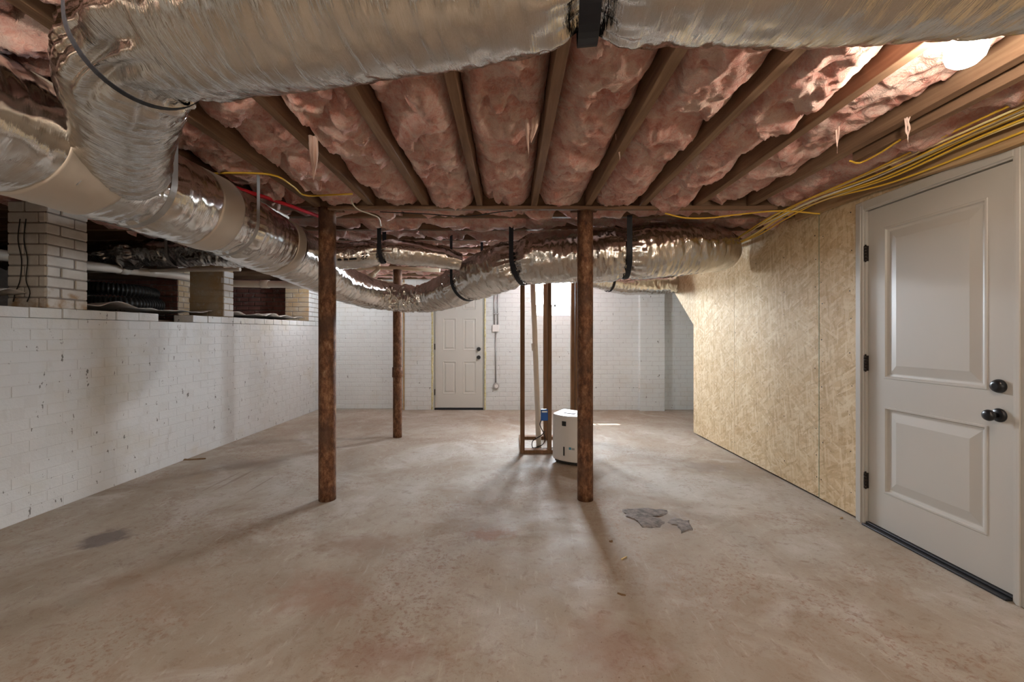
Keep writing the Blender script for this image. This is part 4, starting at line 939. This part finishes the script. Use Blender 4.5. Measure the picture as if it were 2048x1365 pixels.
# ---------------------------------------------------------------- vapour barrier sheets lying over the low wall
def sheet(y0, y1, x0, x1, seed, curl, label):
    nx, ny = 26, 46; vs = []
    for i in range(ny + 1):
        y = y0 + (y1 - y0) * i / ny
        for j in range(nx + 1):
            u = j / nx; x = x0 + (x1 - x0) * u + 0.03 * noise.noise(Vector((y * 4, seed, u)))
            base = max(1.405, zrise(1.435, y) + 0.004)
            z = base + 0.012 + 0.02 * abs(noise.noise(Vector((x * 5 + seed, y * 4, seed)))) + 0.012 * abs(noise.noise(Vector((x * 16, y * 11 + seed, 3))))
            z += curl * sstep(0.45, 1.0, u) * (0.3 + abs(noise.noise(Vector((y * 2.6 + seed, 7, seed)))) * 1.6) * 0.5
            vs.append((x, y, z))
    n = nx + 1; fs = [(i * n + j, i * n + j + 1, (i + 1) * n + j + 1, (i + 1) * n + j) for i in range(ny) for j in range(nx)]
    o = pyd('vapour_barrier', vs, fs, MAT['sheet'], None, True)
    md = o.modifiers.new('thickness', 'SOLIDIFY'); md.thickness = 0.0015
    return tag(o, label, 'plastic sheet')
sheet(2.2, 2.97, -4.4, -3.36, 1.0, 0.16, 'curled translucent plastic sheet on the low wall beside the shaded pier face')
sheet(3.34, 4.82, -4.6, -3.33, 4.0, 0.10, 'rumpled plastic ground sheet under the corrugated hose between two piers')
sheet(5.08, 6.9, -4.42, -3.30, 9.0, 0.12, 'rumpled plastic ground sheet between the broken pier and the back corner')

# ---------------------------------------------------------------- floor litter
def litter(name, u, v, L, Wd, rot, mat, label, cat):
    q = at_z(u, v, 0.0); vs, fs = [], []; n = 10
    for i in range(n + 1):
        t = i / n; w = Wd * math.sin(PI * (0.12 + 0.8 * t)) * random.uniform(0.75, 1.15); a = (t - 0.5) * L
        for j, b in enumerate((-w, 0, w)):
            vs.append((a * math.cos(rot) - b * math.sin(rot), a * math.sin(rot) + b * math.cos(rot), 0.0012 + (0.35 * Wd if j == 1 else 0) + 0.12 * Wd * (1 + math.sin(t * 9))))
    for i in range(n):
        for j in range(2): fs.append((3 * i + j, 3 * i + j + 1, 3 * i + 4 + j, 3 * i + 3 + j))
    k = len(vs); vs += [(v_[0], v_[1], 0.0) for v_ in vs]
    ring = [3 * i for i in range(n + 1)] + [3 * n + 1] + [3 * i + 2 for i in range(n, -1, -1)] + [1]
    for a, b in zip(ring, ring[1:] + ring[:1]): fs.append((a, k + a, k + b, b))
    return tag(pyd(name, vs, fs, mat, None, False, (q.x, q.y, 0)), label, cat)
litter('bark_strip', 382, 920, 0.27, 0.022, 0.15, MAT['leaf'], 'dry brown bark strip lying on the floor by the white brick wall', 'debris')
litter('dry_leaf', 1222, 1084, 0.022, 0.012, 0.3, MAT['leaf'], 'small dark dry leaf crumb on the floor below the right column', 'debris')
litter('twig', 1243, 1190, 0.04, 0.008, -0.5, MAT['leaf'], 'short brown twig lying on bare concrete away from the column', 'debris')
tag(MB().tube([at_z(1243, 1119, 0.0035), at_z(1253, 1114, 0.0035)], 0.0032, 8).build('screw', MAT['pale_wire']), 'tiny pale screw lying on the floor beside the leaf crumb', 'screw')
litter('wood_chip', 1683, 1037, 0.03, 0.008, 0.6, MAT['sill'], 'pale wood chip on the floor beside the strand board wall', 'debris')

# ---------------------------------------------------------------- lamps
def lamp(x, y, z, label, bulb='bulb', drop=0.0):
    root = empty('ceiling_lamp', (x, y, JB)); tag(root, label, 'lamp', None)
    MB().tube([(0, 0, 0.005), (0, 0, -0.012), (0, 0, -0.03)], [0.05, 0.05, 0.028], 20).build('lampholder', MAT['porcelain'], root)
    if drop:
        MB().tube([(0, 0, -0.02), (0, 0, -drop - 0.01)], 0.004, 8).build('cord', MAT['black_wire'], root)
        MB().tube([(0, 0, -drop + 0.01), (0, 0, -drop - 0.03)], [0.016, 0.02], 14).build('socket', MAT['dark_plastic'], root)
    prof = [(-0.028, 0.018), (-0.04, 0.022), (-0.055, 0.036), (-0.075, 0.047), (-0.095, 0.050), (-0.115, 0.044), (-0.13, 0.028), (-0.136, 0.010)]
    MB().tube([(0, 0, q_ - drop) for q_, r in prof], [r for q_, r in prof], 24).build('bulb', MAT[bulb], root)
    return root
lamp(1.41, 1.32, 2.1, 'bright bare bulb in a porcelain lampholder on the joist near the door')
lamp(-1.0325, 0.48, 2.1, 'bare bulb in a lampholder on the joist above the bend of the foil duct', 'bulb_far')
lamp(-0.63, -0.95, 2.1, 'added fill bulb hanging on a cord from the joist behind the foil duct', 'bulb_far', 0.50)  # unseen pendant behind the camera, added to light the ceiling
lamp(0.985, -1.5, 2.1, 'added fill bulb hanging on a cord from the joist far behind the foil duct', 'bulb_far', 0.45)  # second unseen pendant, added as fill from farther back
lamp(0.45, 5.54, 2.1, 'added fill bulb in a lampholder on a crosswise joist near the window', 'fill_cool')  # added out of sight behind the duct to brighten the back wall
lamp(-2.72, 6.364, 2.1, 'added fill bulb in a lampholder on a crosswise joist near the back door', 'fill_dim')  # added out of sight behind the column to lift the rear left corner
